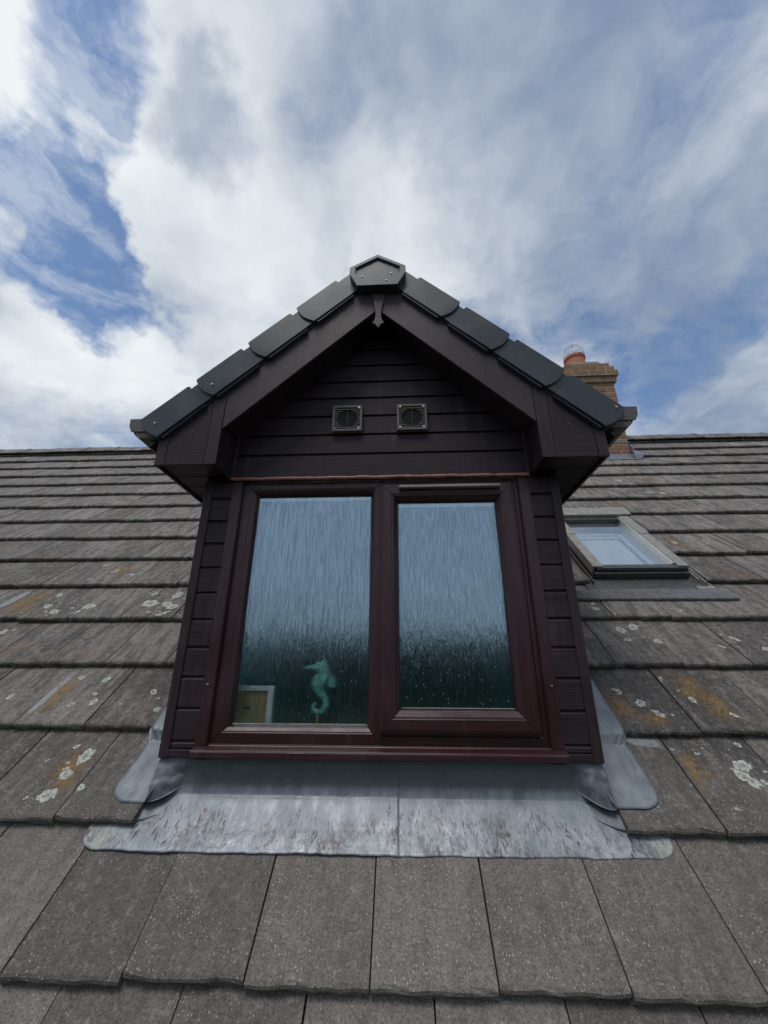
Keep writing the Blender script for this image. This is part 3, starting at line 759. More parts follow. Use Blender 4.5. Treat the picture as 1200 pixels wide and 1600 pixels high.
# ---- room behind the window
def room():
    x0, x1, y0, y1, z0, z1 = -0.668, 0.562, 0.380, 1.75, -0.9, 1.50
    q = lambda pts: (pts, [(0, 1, 2, 3)])
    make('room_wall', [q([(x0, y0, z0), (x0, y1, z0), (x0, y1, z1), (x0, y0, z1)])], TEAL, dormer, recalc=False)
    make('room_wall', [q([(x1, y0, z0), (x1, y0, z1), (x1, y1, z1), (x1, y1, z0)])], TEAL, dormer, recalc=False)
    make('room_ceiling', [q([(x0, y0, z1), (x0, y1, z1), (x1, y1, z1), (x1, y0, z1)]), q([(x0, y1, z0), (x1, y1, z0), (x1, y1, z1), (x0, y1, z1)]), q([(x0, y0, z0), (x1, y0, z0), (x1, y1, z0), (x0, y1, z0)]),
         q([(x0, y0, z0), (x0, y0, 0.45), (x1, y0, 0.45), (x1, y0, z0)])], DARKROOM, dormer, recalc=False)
room()

# ---- barge boards, box ends, soffits, fascia
for sgn in (-1, 1):
    mx = lambda dx, sgn=sgn: XC+sgn*dx
    make('barge_board', [pxz([(mx(0.0006), 2.44), (mx(0.0006), 2.238), (mx(0.644), zs(2.238, 0.644)), (mx(0.644), zs(2.44, 0.644))], YB, YB+0.018)], SLOPE, dormer, bev=0.0018)
    make('barge_soffit', [pxz([(mx(0.001), 2.275), (mx(0.001), 2.262), (mx(0.637), zs(2.262, 0.637)), (mx(0.637), zs(2.275, 0.637))], YB+0.0185, YF+0.012)], BOARD, dormer)
    bz = 1.449
    for nm, d0, d1, yy in (('box_end_trim', 0.6455, 0.697, 0.0015), ('box_end_panel', 0.6985, 0.8585, 0.0), ('box_end_trim', 0.860, 0.900, 0.0015)):
        ob = make(nm, [pxz([(mx(d0), bz), (mx(d1), bz), (mx(d1), zs(2.44, d1)), (mx(d0), zs(2.44, d0))], YB-yy, YB+0.012)], BOARD if nm.endswith('panel') else TRIM_Z, dormer, bev=0.0012)
        if nm.endswith('panel'): make('screw', screw_geo(mx(0.765), 1.60, YB, 0.0045), DARKSCREW, ob)
    make('box_side', [prism([(YB+0.0125, bz+0.001), (YF-0.001, bz+0.001), (YF-0.001, 1.66), (YB+0.0125, 1.66)], *sorted((mx(0.6458), mx(0.656))), lambda y, z, d: (d, y, z))], TRIM_Z, dormer)
    make('angle_trim', [box(*sorted((mx(0.628), mx(0.6452))), YF-0.012, YF-0.0005, 1.456, 1.655)], TRIM_Z, dormer, bev=0.002)
    # soffit boards across the underside of the eaves
    yy = YB+0.013; i = 0
    while yy < 1.50:
        y2 = min(yy+0.098, 1.50)
        inner = 0.657 if yy < YF-0.025 else 0.744
        if yy < YF-0.025 and y2 > YF-0.02: y2 = YF-0.02
        make('soffit_board', [box(*sorted((mx(inner), mx(0.8845))), yy, y2-0.003, 1.4575, 1.466)], BOARD, dormer, bev=0.002)
        yy = y2
    make('fascia', [box(*sorted((mx(0.885), mx(0.8995))), YB+0.0125, 1.62, bz+0.0005, 1.585)], BOARD, dormer, bev=0.0015)
    make('roof_slope', [pxz([(mx(0.0), 2.47), (mx(0.95), zs(2.47, 0.95)), (mx(0.95), zs(2.53, 0.95)), (mx(0.0), 2.53)], YB+0.02, 2.62)], VERGE, dormer)
    # ogee gutter with its stop end
    gp = [(0.904, 1.664), (0.904, 1.586), (0.915, 1.577), (0.990, 1.577), (1.012, 1.592), (1.020, 1.608), (1.036, 1.622), (1.040, 1.640), (1.040, 1.664), (1.034, 1.664), (1.034, 1.640), (1.014, 1.616), (0.988, 1.583), (0.918, 1.583), (0.910, 1.590), (0.910, 1.664)]
    gt = make('gutter', [pxz([(mx(a), b) for a, b in gp], 0.163, 1.60)], GUTTER, dormer)
    make('stop_end', [pxz([(mx(0.902), 1.667), (mx(0.902), 1.604), (mx(1.026), 1.604), (mx(1.040), 1.630), (mx(1.043), 1.667)], 0.158, 0.1628)], GUTTER, gt, bev=0.0012)
    make('gutter_lining', [pxz([(mx(0.9105), 1.660), (mx(1.033), 1.660), (mx(1.013), 1.618), (mx(0.988), 1.585), (mx(0.918), 1.585)], 0.1632, 0.168)], GUTTER, gt)

# ---- dry verge units
ca, sa = math.cos(R(44.2)), math.sin(R(44.2))
def verge_unit(sgn, i, screw):
    # u up the slope, v out of it; the lowest tip sits at dx 0.893, z 1.561
    base = i*0.283
    def P(u, v):
        dx = 0.893-(base+u)*ca+v*sa
        return (XC+sgn*dx, 1.563+(base+u)*sa+v*ca)
    H = 0.128
    end = [(-0.017*math.sin(math.pi*k/10)-0.004*(k/10), 0.004+(H-0.004)*k/10) for k in range(11)]
    body = [P(u, v) for u, v in end]+[P(0.232, H-0.004), P(0.238, H-0.008), P(0.238, 0.006), P(0.232, 0.0)]
    neck = [P(0.2385, 0.0095), P(0.2385, H-0.013), P(0.33, H-0.014), P(0.33, 0.0105)]
    lip = [P(0.010, -0.009), P(0.010, 0.0), P(0.232, 0.0), P(0.232, -0.009)]
    o = make('verge_cap', [pxz(body, YV+0.0007*i, YV+0.075), pxz(neck, YV+0.011, YV+0.07), pxz(lip, YV+0.007, YV+0.03)], VERGE, dormer, bev=0.0025, seg=2)
    if screw:
        x, z = P(screw[0], screw[1])
        make('screw', screw_geo(x, z, YV-0.0005, 0.0050), SCREW, o)
for i in range(4):
    verge_unit(-1, i, {0: (0.030, 0.067), 1: (0.03, 0.055)}.get(i))
    verge_unit(1, i, {0: (0.022, 0.105)}.get(i))
for sgn in (-1, 1):
    top = [(0.893-1.132*ca*1.0, 0)]
    make('verge_infill', [pxz([(XC+sgn*0.0, 2.43), (XC+sgn*0.90, zs(2.43, 0.90)), (XC+sgn*0.93, zs(2.53, 0.93)), (XC+sgn*0.0, 2.53)], YB-0.004, YB-0.0005+0.018)], BLACK, dormer)
# ridge end cap: pentagon plate with raised rim
outer = [(-0.132, 2.415), (-0.132, 2.458), (0.0, 2.538), (0.132, 2.458), (0.132, 2.415), (0.094, 2.338), (-0.094, 2.338)]
def shrink(poly, f, c=(0, 2.43)): return [(c[0]+(x-c[0])*f, c[1]+(z-c[1])*f) for x, z in poly]
inner = shrink(outer, 0.80); XCap = XC
def ringgeo(po, pi, y0, y1, y2):
    n = len(po); vs = [(XCap+x, y0, z) for x, z in po]+[(XCap+x, y0, z) for x, z in pi]+[(XCap+x, y1, z) for x, z in shrink(pi, 0.96)]+[(XCap+x, y2, z) for x, z in po]
    fs = []
    for i in range(n):
        j = (i+1) % n
        fs += [(i, j, n+j, n+i), (n+i, n+j, 2*n+j, 2*n+i), (3*n+i, i, j, 3*n+j)]
    fs.append(tuple(range(2*n, 3*n))); fs.append(tuple(reversed(range(3*n, 4*n))))
    return vs, fs
cap = make('ridge_end_cap', [ringgeo(outer, inner, 0.118, 0.127, 0.19)], VERGE, dormer, bev=0.002, seg=2)
for x, z in ((-0.072, 2.405), (0.064, 2.420), (0.041, 2.378)): make('screw', screw_geo(XC+x, z, 0.1265, 0.0034), SCREW, cap)
make('ridge_capping', [pxz([(XC-0.135, 2.41), (XC, 2.525), (XC+0.135, 2.41), (XC+0.115, 2.40), (XC, 2.50), (XC-0.115, 2.40)], 0.192, 2.66)], VERGE, dormer)
# finial tongue over the barge joint
fin = [(-0.030, 2.325), (0.030, 2.325), (0.026, 2.285), (0.016, 2.235), (0.013, 2.205), (0.014, 2.180), (0.020, 2.160), (0.029, 2.150), (0.012, 2.138), (0.0, 2.117), (-0.012, 2.138), (-0.029, 2.150), (-0.020, 2.160), (-0.014, 2.180), (-0.013, 2.205), (-0.016, 2.235), (-0.026, 2.285)]
make('finial', [pxz([(XC+0.003+x, z) for x, z in fin], YB-0.011, YB-0.0005)], SLOPE, dormer, bev=0.0015)

# ------------------------------------------------------------------ vent grilles on the gable
def vent(xc, zc, label, screws):
    v = empty('vent_grille', (xc, YF, zc)); tag(v, label, 'vent grille', 'vent grilles on the dormer gable')
    h = 0.0675; y = YF-0.024
    bars = [box(xc-h, xc+h, y, YF-0.0005, zc+h-0.012, zc+h), box(xc-h, xc+h, y, YF-0.0005, zc-h, zc-h+0.012),
            box(xc-h, xc-h+0.011, y, YF-0.0005, zc-h+0.0122, zc+h-0.0122), box(xc+h-0.011, xc+h, y, YF-0.0005, zc-h+0.0122, zc+h-0.0122)]
    make('surround', bars, VENT, v, bev=0.0015)
    r = 0.046; n = 32
    vs = []; fs = []
    for k in range(n):
        a = 2*math.pi*k/n; c, s = math.cos(a), math.sin(a); m = max(abs(c), abs(s))
        vs += [(xc+r*c, y+0.010, zc+r*s), (xc+0.0562*c/m, y+0.010, zc+0.0555*s/m)]
    for k in range(n): j = (k+1) % n; fs.append((2*k, 2*k+1, 2*j+1, 2*j))
    make('face_plate', [(vs, fs)], VENT, v)
    make('duct', [tube([(xc, y+0.0102, zc), (xc, YF-0.002, zc)], r, 24)], BLACK, v)
    nsl = 11
    for k in range(nsl):
        zz = zc-0.048+0.096*k/(nsl-1)
        w = math.sqrt(max(0, (r+0.001)**2-(zz-zc)**2)) if abs(zz-zc) < r else 0
        g = []
        sect = lambda x0, x1: pyz([(y+0.0015, zz-0.0026), (y+0.0100, zz+0.0012), (y+0.0100, zz+0.0030), (y+0.0015, zz-0.0006)], x0, x1)
        if w > 0.004: g = [sect(xc-0.0562, xc-w), sect(xc+w, xc+0.0562)]
        else: g = [sect(xc-0.0562, xc+0.0562)]
        for gg in g: make('slat', [gg], SLATS, v)
        if w > 0.01: make('duct_slat', [pyz([(y+0.0088, zz-0.0012), (y+0.0095, zz-0.0012), (y+0.0095, zz+0.0006), (y+0.0088, zz+0.0006)], xc-w, xc+w)], BLACK, v)
    make('mullion', [box(xc-0.0009, xc+0.0009, y+0.0045, y+0.0085, zc-r, zc+r)], DARKSCREW, v)
    for sx, sz, m in screws: make('screw', screw_geo(xc+sx*0.052, zc+sz*0.054, y+0.0005, 0.0055), m, v)
vent(-0.196, 1.737, 'square brown louvred vent with one dark screw, above the fixed pane', [(1, 1, SCREW), (-1, -1, TERRA), (1, -1, SCREW), (-1, 1, DARKSCREW)])
vent(0.094, 1.736, 'square brown louvred vent with four bright screws, above the opening sash', [(1, 1, SCREW), (-1, -1, SCREW), (1, -1, SCREW), (-1, 1, SCREW)])

# ------------------------------------------------------------------ lead work
def apron(xa, xb, label, lift, round_left, round_right):
    sf = 0.437
    def P(u, v):
        x = xa+(xb-xa)*u
        slo = 0.272+0.010*max(0, x)/0.8+0.0035*noise.noise((x*9, 0, 4))+0.002*noise.noise((x*30, 0, 9))-0.005*math.exp(-((x+0.65)/0.25)**2)
        shi = sf
        rr = 0.062
        for on, ex in ((round_left, x-xa), (round_right, xb-x)):
            if on and ex < rr:
                k = rr-math.sqrt(max(0, rr*rr-(rr-ex)**2)); slo += k*0.95
        hgt = smooth01(-0.760, -0.700, x)*smooth01(0.650, 0.590, x)
        if v < 0.6:
            s = slo+(shi-slo)*(v/0.6)
            t = -TT*min(1.0, s/E)*1.0+0.0035+lift+0.0018*noise.noise((x*11, s*9, 2))
            if s > E: t += (0.0022)*0
            t += 0.004*hgt*smooth01(0.36, sf, s)
            return roof(x, s, t)
        w = (v-0.6)/0.4
        a = roof(x, shi, -TT*1.0+0.0035+lift+0.004*hgt)
        top = Vector((x, 0.343-lift*0.6, 0.405))
        # rounded turn from the slope into the upright
        mid = Vector((x, 0.341-lift*0.6, a.z+0.028))
        q = (1-w)**2*a+2*w*(1-w)*Vector((x, 0.338, a.z+0.012))+w*w*top if w < 1 else top
        q.y += 0.0015*noise.noise((x*8, q.z*12, 6))
        return a.lerp(q, hgt)
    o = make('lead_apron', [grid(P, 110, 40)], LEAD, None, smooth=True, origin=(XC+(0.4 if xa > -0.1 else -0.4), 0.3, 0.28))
    solid(o, 0.0022); tag(o, label, 'lead flashing', 'lead aprons below the window sill')
    return o
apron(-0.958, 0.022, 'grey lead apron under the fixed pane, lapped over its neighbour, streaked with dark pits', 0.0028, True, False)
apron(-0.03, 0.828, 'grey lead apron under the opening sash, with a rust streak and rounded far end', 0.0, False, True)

def side_flash(sgn, label, width, s0, s1):
    xi = XC+sgn*0.735
    def P(u, v):
        s = s0+(s1-s0)*v
        w = width*(1+0.05*noise.noise((s*5, sgn*3, 0)))
        rr = 0.07
        sl_ = s0
        x = xi+sgn*w*u
        ds = 0
        ex = w*(1-u)
        if ex < rr: ds = (rr-math.sqrt(max(0, rr*rr-(rr-ex)**2)))*0.9
        s = s+ds*(1-v)
        t = drape(s)+0.0045+0.002*noise.noise((x*14, s*10, 5))
        t += 0.03*max(0, 1-u/0.12)
        return roof(x, s, t)
    o = make('side_flashing', [grid(P, 16, 150)], LEAD_PLAIN, None, smooth=True, origin=roof(xi, s0, 0))
    solid(o, 0.0022); tag(o, label, 'lead flashing', 'lead flashings up the dormer cheeks')
    # wrapped corner, dressed round the foot of the cheek
    def C(u, v):
        x_top = XC+sgn*(0.618+0.127*u); x_bot = XC+sgn*(0.600+0.150*u)
        sb = 0.515-0.118*smooth01(-0.1, 0.95, u)
        top = Vector((x_top, 0.336-0.010*u, 0.402))
        bot = roof(x_bot, sb, (-TT+0.012)*(1-u)+(roof_t(sb)+0.0075)*u if sb > E else 0.006)
        p = top.lerp(bot, v)
        bulge = math.sin(v*math.pi)
        p.y -= 0.004*bulge; p.z -= 0.006*bulge*(1-u)
        f = bulge
        p += Vector((0, -1, 0.6))*0.0065*f*noise.noise((p.x*26, p.z*30, sgn))
        p += Vector((0, -1, 0.6))*0.004*f*noise.noise((p.x*60, p.z*50, sgn*4))
        return p
    c = make('corner_fold', [grid(C, 26, 20)], LEAD_DARK, o, smooth=True)
    solid(c, 0.002)
    rim = make('folded_edge', [tube([C(u/24, 1.0)+Vector((0, -0.001, 0.0015)) for u in range(25)], 0.0022, 6)], LEAD_PLAIN, o, smooth=True)
    # soaker tucked under the cut tile
    xo = XC+sgn*0.752
    def K(u, v):
        x = xo-sgn*(0.085*(1-0.35*v*v)*u)-sgn*(-0.03)*(1-u)
        s = 0.435-0.085*v*(1-0.35*u*u)
        return roof(x, s, -0.020-0.008*u+0.0015*noise.noise((x*30, s*30, 2)))
    k = make('soaker', [grid(K, 10, 10)], LEAD_DARK, o, smooth=True); solid(k, 0.002)
side_flash(-1, 'pale grey lead strip running up beside the fixed pane cheek of the dormer, rounded foot', 0.150, 0.394, 2.3)
side_flash(1, 'blue-grey lead strip running up beside the opening sash cheek of the dormer, rounded foot', 0.172, 0.404, 2.3)

# ------------------------------------------------------------------ things seen through the glass
pic = empty('picture_frame', (-0.575, 0.455, 0.470)); tag(pic, 'white framed picture seen from its brown back, standing inside the fixed pane', 'picture')
xl, xr_, zb_, zt_ = -0.664, -0.458, 0.470, 0.622
make('backing_board', [box(xl+0.022, xr_-0.022, 0.450, 0.458, zb_+0.012, zt_-0.018)], CARD, pic)
for g in (box(xl, xr_, 0.440, 0.465, zt_-0.018, zt_), box(xr_-0.022, xr_, 0.440, 0.465, zb_, zt_-0.0185), box(xl, xl+0.022, 0.440, 0.465, zb_, zt_-0.0185), box(xl+0.0225, xr_-0.0225, 0.440, 0.465, zb_, zb_+0.012)):
    make('frame_side', [g], WHITE, pic, bev=0.001)
make('printed_mark', [box(-0.575, -0.548, 0.449, 0.4498, 0.553, 0.558), box(-0.570, -0.545, 0.449, 0.4498, 0.538, 0.548)], INK, pic)
sea = empty('seahorse_ornament', (-0.305, 0.56, 0.470)); tag(sea, 'turquoise seahorse ornament on a thin wooden stand behind the fixed pane', 'ornament')
KS = (0.56-CAM.y)/(0.47-CAM.y)
def sq(x, z): return (CAM.x+(x-CAM.x)*KS, CAM.z+(z-CAM.z)*KS)
def sp(px, py):
    a = sq(-0.272+(px-507)*0.00258, 0.696-(py-1040)*0.00229); return (a[0], 0.56, a[1])
bp_ = [sp(478, 1044), sp(488, 1043), sp(498, 1042), sp(506, 1046), sp(510, 1054), sp(505, 1062), sp(501, 1070), sp(502, 1079), sp(507, 1087), sp(512, 1094), sp(513, 1102), sp(509, 1110), sp(502, 1113), sp(495, 1110), sp(493, 1103), sp(498, 1099)]
br_ = [0.006, 0.008, 0.020, 0.026, 0.027, 0.033, 0.033, 0.026, 0.018, 0.014, 0.012, 0.011, 0.010, 0.009, 0.007, 0.005]
make('body', [tube(bp_, br_, 10)], TURQ, sea, smooth=True)
make('back_fin', [pxz([sq(*q) for q in ((-0.255, 0.675), (-0.228, 0.655), (-0.218, 0.630), (-0.228, 0.612), (-0.250, 0.620), (-0.262, 0.645))], 0.553, 0.567)], TURQ, sea, bev=0.003)
make('crest', [pxz([sq(*q) for q in ((-0.290, 0.705), (-0.270, 0.722), (-0.262, 0.700), (-0.255, 0.680), (-0.285, 0.690))], 0.554, 0.566)], TURQ, sea, bev=0.003)
make('stand', [box(-0.309, -0.301, 0.556, 0.564, 0.478, 0.530), box(-0.335, -0.270, 0.535, 0.585, 0.470, 0.478)], CARD, sea)

# ------------------------------------------------------------------ skylight
sk = empty('skylight', tuple(roof(1.475, 1.75, 0))); tag(sk, 'small grey aluminium roof skylight set in the tiles beside the dormer', 'skylight')
sxa, sxb, ssa, ssb = 1.193, 1.757, 1.750, 2.535
make('side_cover', [pst([(ssa+0.012, 0.012), (ssb, 0.012), (ssb, 0.066), (ssa+0.012, 0.062)], sxa, sxa+0.010), rbox(sxa+0.0102, sxa+0.062, ssa+0.012, 2.20, 0.050, 0.062)], SKYFRAME, sk, bev=0.0015)
make('side_cover', [rbox(sxa-0.002, sxa+0.064, 2.20, ssb, 0.050, 0.066)], SKYFRAME, sk, bev=0.0015)
make('side_cover', [rbox(sxb-0.062, sxb, ssa+0.012, 2.20, 0.050, 0.062), rbox(sxb-0.008, sxb, ssa+0.012, ssb, -0.01, 0.0495)], SKYFRAME, sk, bev=0.0015)
make('side_cover', [rbox(sxb-0.064, sxb+0.002, 2.20, ssb, 0.050, 0.066)], SKYFRAME, sk, bev=0.0015)
make('top_hood', [pst([(ssb-0.035, 0.058), (ssb-0.035, 0.080), (ssb+0.085, 0.088), (ssb+0.085, 0.02)], sxa-0.030, sxb+0.030)], SKYFRAME, sk, bev=0.002)
make('sash_foot', [pst([(ssa+0.005, 0.030), (ssa, 0.036), (ssa+0.004, 0.054), (ssa+0.050, 0.050), (ssa+0.050, 0.030)], sxa+0.02, sxb-0.006)], SKYDARK, sk, bev=0.0015)
make('sash_foot', [pst([(ssa-0.012, -0.01), (ssa-0.012, 0.024), (ssa+0.002, 0.028), (ssa+0.03, 0.028), (ssa+0.03, -0.01)], sxa+0.008, sxb+0.003)], SKYDARK, sk, bev=0.0015)
make('frame_side', [rbox(sxa-0.001, sxa+0.009, ssa-0.005, ssb, -0.04, 0.0118)], SKYDARK, sk)
make('inner_lining', [rbox(sxb-0.075, sxb-0.0625, ssa+0.052, ssb-0.03, 0.018, 0.058), rbox(sxa+0.0625, sxa+0.070, ssa+0.052, ssb-0.03, 0.018, 0.054)], SKYLIGHTMETAL, sk, bev=0.001)
make('head_rail', [rbox(sxa+0.0705, sxb-0.0755, ssb-0.075, ssb-0.036, 0.016, 0.055)], SKYDARK, sk)
gp_ = make('glass_pane', [rbox(sxa+0.064, sxb-0.064, ssa+0.045, ssb-0.03, 0.020, 0.025)], [CLEAR, SKYGLASS], sk)
for p in gp_.data.polygons: p.material_index = 1 if p.normal.dot(Vector((0, -st, ct))) > 0.9 else 0
make('light_shaft', [([tuple(roof(x, s, t)) for x, s, t in ((sxa+.06, ssa+.04, 0.015), (sxb-.06, ssa+.04, 0.015), (sxb-.06, ssb-.03, 0.015), (sxa+.06, ssb-.03, 0.015), (sxa+.06, ssa+.04, -0.05), (sxb-.06, ssa+.04, -0.05), (sxb-.06, ssb-.03, -0.05), (sxa+.06, ssb-.03, -0.05))],
      [(0, 1, 5, 4), (1, 2, 6, 5), (2, 3, 7, 6), (3, 0, 4, 7), (4, 5, 6, 7)])], WHITE, sk, recalc=False)  # shaft shaped shallow and white so the pane above reads brighter
make('inner_sash', [rbox(sxa+0.10, sxb-0.11, ssb-0.20, ssb-0.185, -0.03, -0.015), rbox(sxb-0.13, sxb-0.11, ssa+0.06, ssb-0.20, -0.03, -0.0155)], WHITE, sk)
make('side_flashing', [pst([(ssa-0.11, -0.028), (2.62, -0.028), (2.62, -0.022), (ssa-0.11, -0.022)], 1.130, sxa+0.001), pst([(ssa-0.06, -0.022), (2.62, -0.022), (2.62, 0.004), (ssa-0.06, 0.000)], 1.172, 1.180)], SKYDARK, sk)
make('side_flashing', [pst([(ssa-0.11, -0.028), (2.62, -0.028), (2.62, -0.022), (ssa-0.11, -0.022)], sxb-0.001, 1.850), pst([(ssa-0.05, -0.022), (2.62, -0.022), (2.62, 0.008), (ssa-0.05, 0.004)], 1.782, 1.790), pst([(ssa-0.08, -0.022), (2.62, -0.022), (2.62, 0.006), (ssa-0.08, 0.002)], 1.806, 1.813)], SKYFRAME, sk)
make('head_flashing', [pst([(2.56, -0.02), (2.80, -0.045), (2.80, -0.05), (2.56, -0.03)], 1.12, 1.88)], SKYDARK, sk)
make('apron_plate', [pst([(ssa-0.135, -0.0285), (ssa+0.02, -0.010), (ssa+0.02, -0.0135), (ssa-0.135, -0.032)], 1.150, 1.838)], SKYDARK, sk)
def pleat(u, v):
    x = 0.93+(1.885-0.93)*u+0.030*v*0
    s = 1.508+0.118*v+0.0035*noise.noise((x*6, 1, 3))
    return roof(x, s, -TT*(s/E-4)+0.0100+0.0078*math.tanh(1.8*math.sin(x*2*math.pi/0.0180)))
pl = make('pleated_apron', [grid(pleat, 530, 4)], PLEAT, sk, smooth=True); solid(pl, 0.001)

# ------------------------------------------------------------------ chimney
ch = empty('chimney_stack', (2.50, 3.48, 3.09)); tag(ch, 'square brown brick chimney stack with stepped cap rising from the ridge', 'chimney')
def brick_mesh(L):
    bm = bmesh.new()
    vs, fs = box(0, L, 0, 0.1025, 0, 0.065)
    bv = [bm.verts.new(v) for v in vs]
    for f in fs: bm.faces.new([bv[i] for i in f])
    clean(bm, 0.004)
    me = bpy.data.meshes.new('brick'); bm.to_mesh(me); bm.free(); me.materials.append(BRICK)
    return me
BM = {}
brg = random.Random(9)
def put_brick(x, y, z, L, rot):
    key = round(L, 3)
    if key not in BM: BM[key] = brick_mesh(L)
    o = bpy.data.objects.new('brick', BM[key]); COL.objects.link(o); o.parent = ch
    o.location = Vector((x, y, z))-Vector((2.50, 3.48, 3.09)); o.rotation_euler = (brg.gauss(0, .004), brg.gauss(0, .004), rot+brg.gauss(0, .008))
core = []
def course(z, hw, odd):
    x0, x1, y0, y1 = 2.50-hw, 2.50+hw, 3.48-hw, 3.48+hw
    core.append(box(x0+0.003, x1-0.003, y0+0.003, y1-0.003, z-0.011, z+0.0655))
    for (ax, ay, rot) in ((x0, y0, 0), (x1, y0, math.pi/2), (x1, y1, math.pi), (x0, y1, -math.pi/2)):
        tot = 2*hw-0.1125
        off = 0 if odd else 0.1125
        p = off; first = not odd
        cur = off
        lim = 2*hw if not odd else 2*hw-0.1125
        while cur < lim-0.02:
            L = min(0.215, lim-cur)
            if lim-cur-L < 0.05: L = lim-cur
            L2 = L-(0.010 if cur+L < lim-1e-4 else 0.0)
            if rot == math.pi/2 or rot == -math.pi/2: pass
            c, s = math.cos(rot), math.sin(rot)
            jig = brg.uniform(-0.002, 0.002)
            put_brick(ax+c*cur-s*jig, ay+s*cur+c*jig, z, L2, rot)
            cur += L
z = 2.86; odd = False; zl = []
while z < 4.10:
    course(z, 0.287, odd); z += 0.0765; odd = not odd
course(z, 0.318, odd); z += 0.080; odd = not odd
course(z, 0.345, odd); z += 0.080; odd = not odd
course(z, 0.318, odd); z += 0.0765; odd = not odd
course(z, 0.287, odd); ztop = z+0.066
make('mortar', core, MORTAR, ch)
make('flaunching', [prism([(-0.26, 0), (0.26, 0), (0.17, 0.07), (-0.17, 0.07)], 3.24, 3.72, lambda a, b, d: (2.50+a, d, ztop+b))], MORTAR, ch)
def chl(u, v):
    x = 2.14+0.72*u
    ex = 0.0
    if v < 0.6:
        s = 4.30+(4.53-4.30)*(v/0.6)
        return roof(x, s, drape(s)+0.008+0.003*noise.noise((x*6, s*6, 8)))
    w = (v-0.6)/0.4; a = roof(x, 4.53, drape(4.53)+0.008); b = Vector((min(x, 2.80), 3.186, 3.265-0.0))
    return a.lerp(b, w)
cf = make('lead_flashing', [grid(chl, 40, 20)], LEAD_PLAIN, ch, smooth=True); solid(cf, 0.003)
def chs(u, v):
    s = 4.36+0.9*v
    if u < 0.5: return roof(2.79+0.17*(1-u/0.5)*(0.55+0.45*math.sin(min(1, v*6)*1.57)), s, drape(s)+0.012)
    a = roof(2.794, s, drape(s)+0.012); return a+Vector((0, 0, 0.13*(u-0.5)/0.5))
cs = make('lead_flashing', [grid(chs, 8, 40)], LEAD_PLAIN, ch, smooth=True); solid(cs, 0.003)
pot = make('chimney_pot', [], TERRA, None) if False else None
def lathe(prof, c, n=32):
    vs = []; fs = []; m = len(prof)
    for (r, zz) in prof:
        for k in range(n):
            a = 2*math.pi*k/n; vs.append((c[0]+r*math.cos(a), c[1]+r*math.sin(a), zz))
    for i in range(m):
        j = (i+1) % m
        for k in range(n): fs.append((i*n+k, i*n+(k+1) % n, j*n+(k+1) % n, j*n+k))
    return vs, fs
pz = ztop+0.02; PH = 0.315
pot = make('chimney_pot', [lathe([(0.145, pz), (0.132, pz+0.06), (0.128, pz+PH-0.05), (0.140, pz+PH-0.045), (0.143, pz+PH-0.006), (0.138, pz+PH), (0.118, pz+PH), (0.112, pz+PH-0.2), (0.112, pz)], (2.50, 3.48))], TERRA, None, smooth=False)
tag(pot, 'round terracotta chimney pot standing on the brick stack', 'chimney pot')
gz = pz+PH-0.03
wires = []
for k in range(4):
    a = math.pi*k/4+0.3
    wires.append(tube([(2.50+0.137*math.cos(t)*math.cos(a)*(1 if abs(math.cos(t)) > 0 else 1), 3.48+0.137*math.cos(t)*math.sin(a), gz+0.055+0.20*math.sin(t)) for t in [math.pi*i/16 for i in range(17)]], 0.0016, 5))
for h, r in ((0.06, 0.137), (0.14, 0.123), (0.205, 0.091)):
    wires.append(tube([(2.50+r*math.cos(t), 3.48+r*math.sin(t), gz+h) for t in [2*math.pi*i/24 for i in range(25)]], 0.0016, 5, False))
for k in range(7):
    a = 2*math.pi*k/7
    wires.append(tube([(2.50+0.13*math.cos(a), 3.48+0.13*math.sin(a), gz), (2.50+0.137*math.cos(a), 3.48+0.137*math.sin(a), gz+0.06)], 0.0016, 5))
bg_ = make('bird_guard', wires, WIRE, None); tag(bg_, 'domed wire bird guard sitting in the top of the chimney pot', 'bird guard')

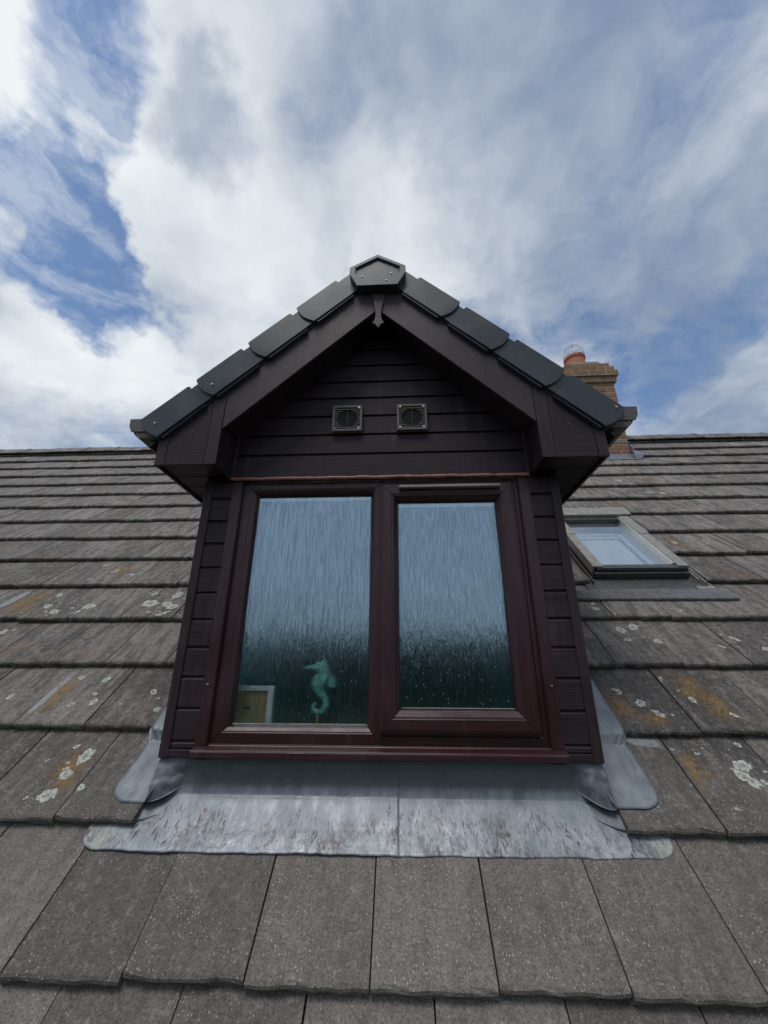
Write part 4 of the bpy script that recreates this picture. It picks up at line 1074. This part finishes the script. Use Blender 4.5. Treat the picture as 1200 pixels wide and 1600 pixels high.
# ------------------------------------------------------------------ ground, trees behind the camera (seen mirrored in the panes)
gnd = make('ground', [([(-400, -400, -3.4), (400, -400, -3.4), (400, 400, -3.4), (-400, 400, -3.4)], [(0, 1, 2, 3)])], GRASS, None, recalc=False, origin=(0, 0, -3.4)); gnd['kind'] = 'structure'
def leaf_cloud(centers, n, size, rng):
    vs = []; fs = []
    for _ in range(n):
        c, r = rng.choice(centers)
        d = Vector((rng.gauss(0, 1), rng.gauss(0, 1), rng.gauss(0, 1))).normalized()*(r*rng.random()**0.4)
        p = Vector(c)+Vector((d.x, d.y, d.z*0.8))
        a = Vector((rng.gauss(0, 1), rng.gauss(0, 1), rng.gauss(0, 1))).normalized(); b = a.orthogonal().normalized()
        s = size*rng.uniform(0.6, 1.4); i = len(vs)
        vs += [tuple(p-a*s-b*s*0.6), tuple(p+a*s-b*s*0.6), tuple(p+a*s+b*s*0.6), tuple(p-a*s+b*s*0.6)]
        fs.append((i, i+1, i+2, i+3))
    return vs, fs
tr_ = random.Random(4)
cent = []
for i in range(150):
    x = -60+120*i/149
    top = 3.5+1.0*noise.noise((x*0.13, 2, 0))+0.6*noise.noise((x*0.5, 5, 0))
    for zz in (-2.2, -0.6, 0.9, top-1.1): cent.append(((x, -31+3*noise.noise((x*0.3, 9, 1)), zz), 1.3))
wd = make('woodland', [leaf_cloud(cent, 32000, 0.22, tr_)], LEAF, None, recalc=False, origin=(0, -31, -3.4)); wd['kind'] = 'stuff'
tr = empty('tree', (-10.6, -26, -3.4)); tag(tr, 'dark leafy tree reflected as the taller shadow in the fixed pane', 'tree')
cc = [((-10.6+tr_.gauss(0, 1.8), -26+tr_.gauss(0, 1.0), 3.4+tr_.gauss(0, 1.2)), 1.0) for _ in range(26)]
make('crown', [leaf_cloud(cc, 6500, 0.16, tr_)], LEAF, tr, recalc=False)
make('trunk', [tube([(-10.6, -26, -3.4), (-10.5, -26, -1), (-10.6, -26, 1), (-10.5, -26, 2.6)], [0.28, 0.22, 0.16, 0.06], 10)], BARK, tr)
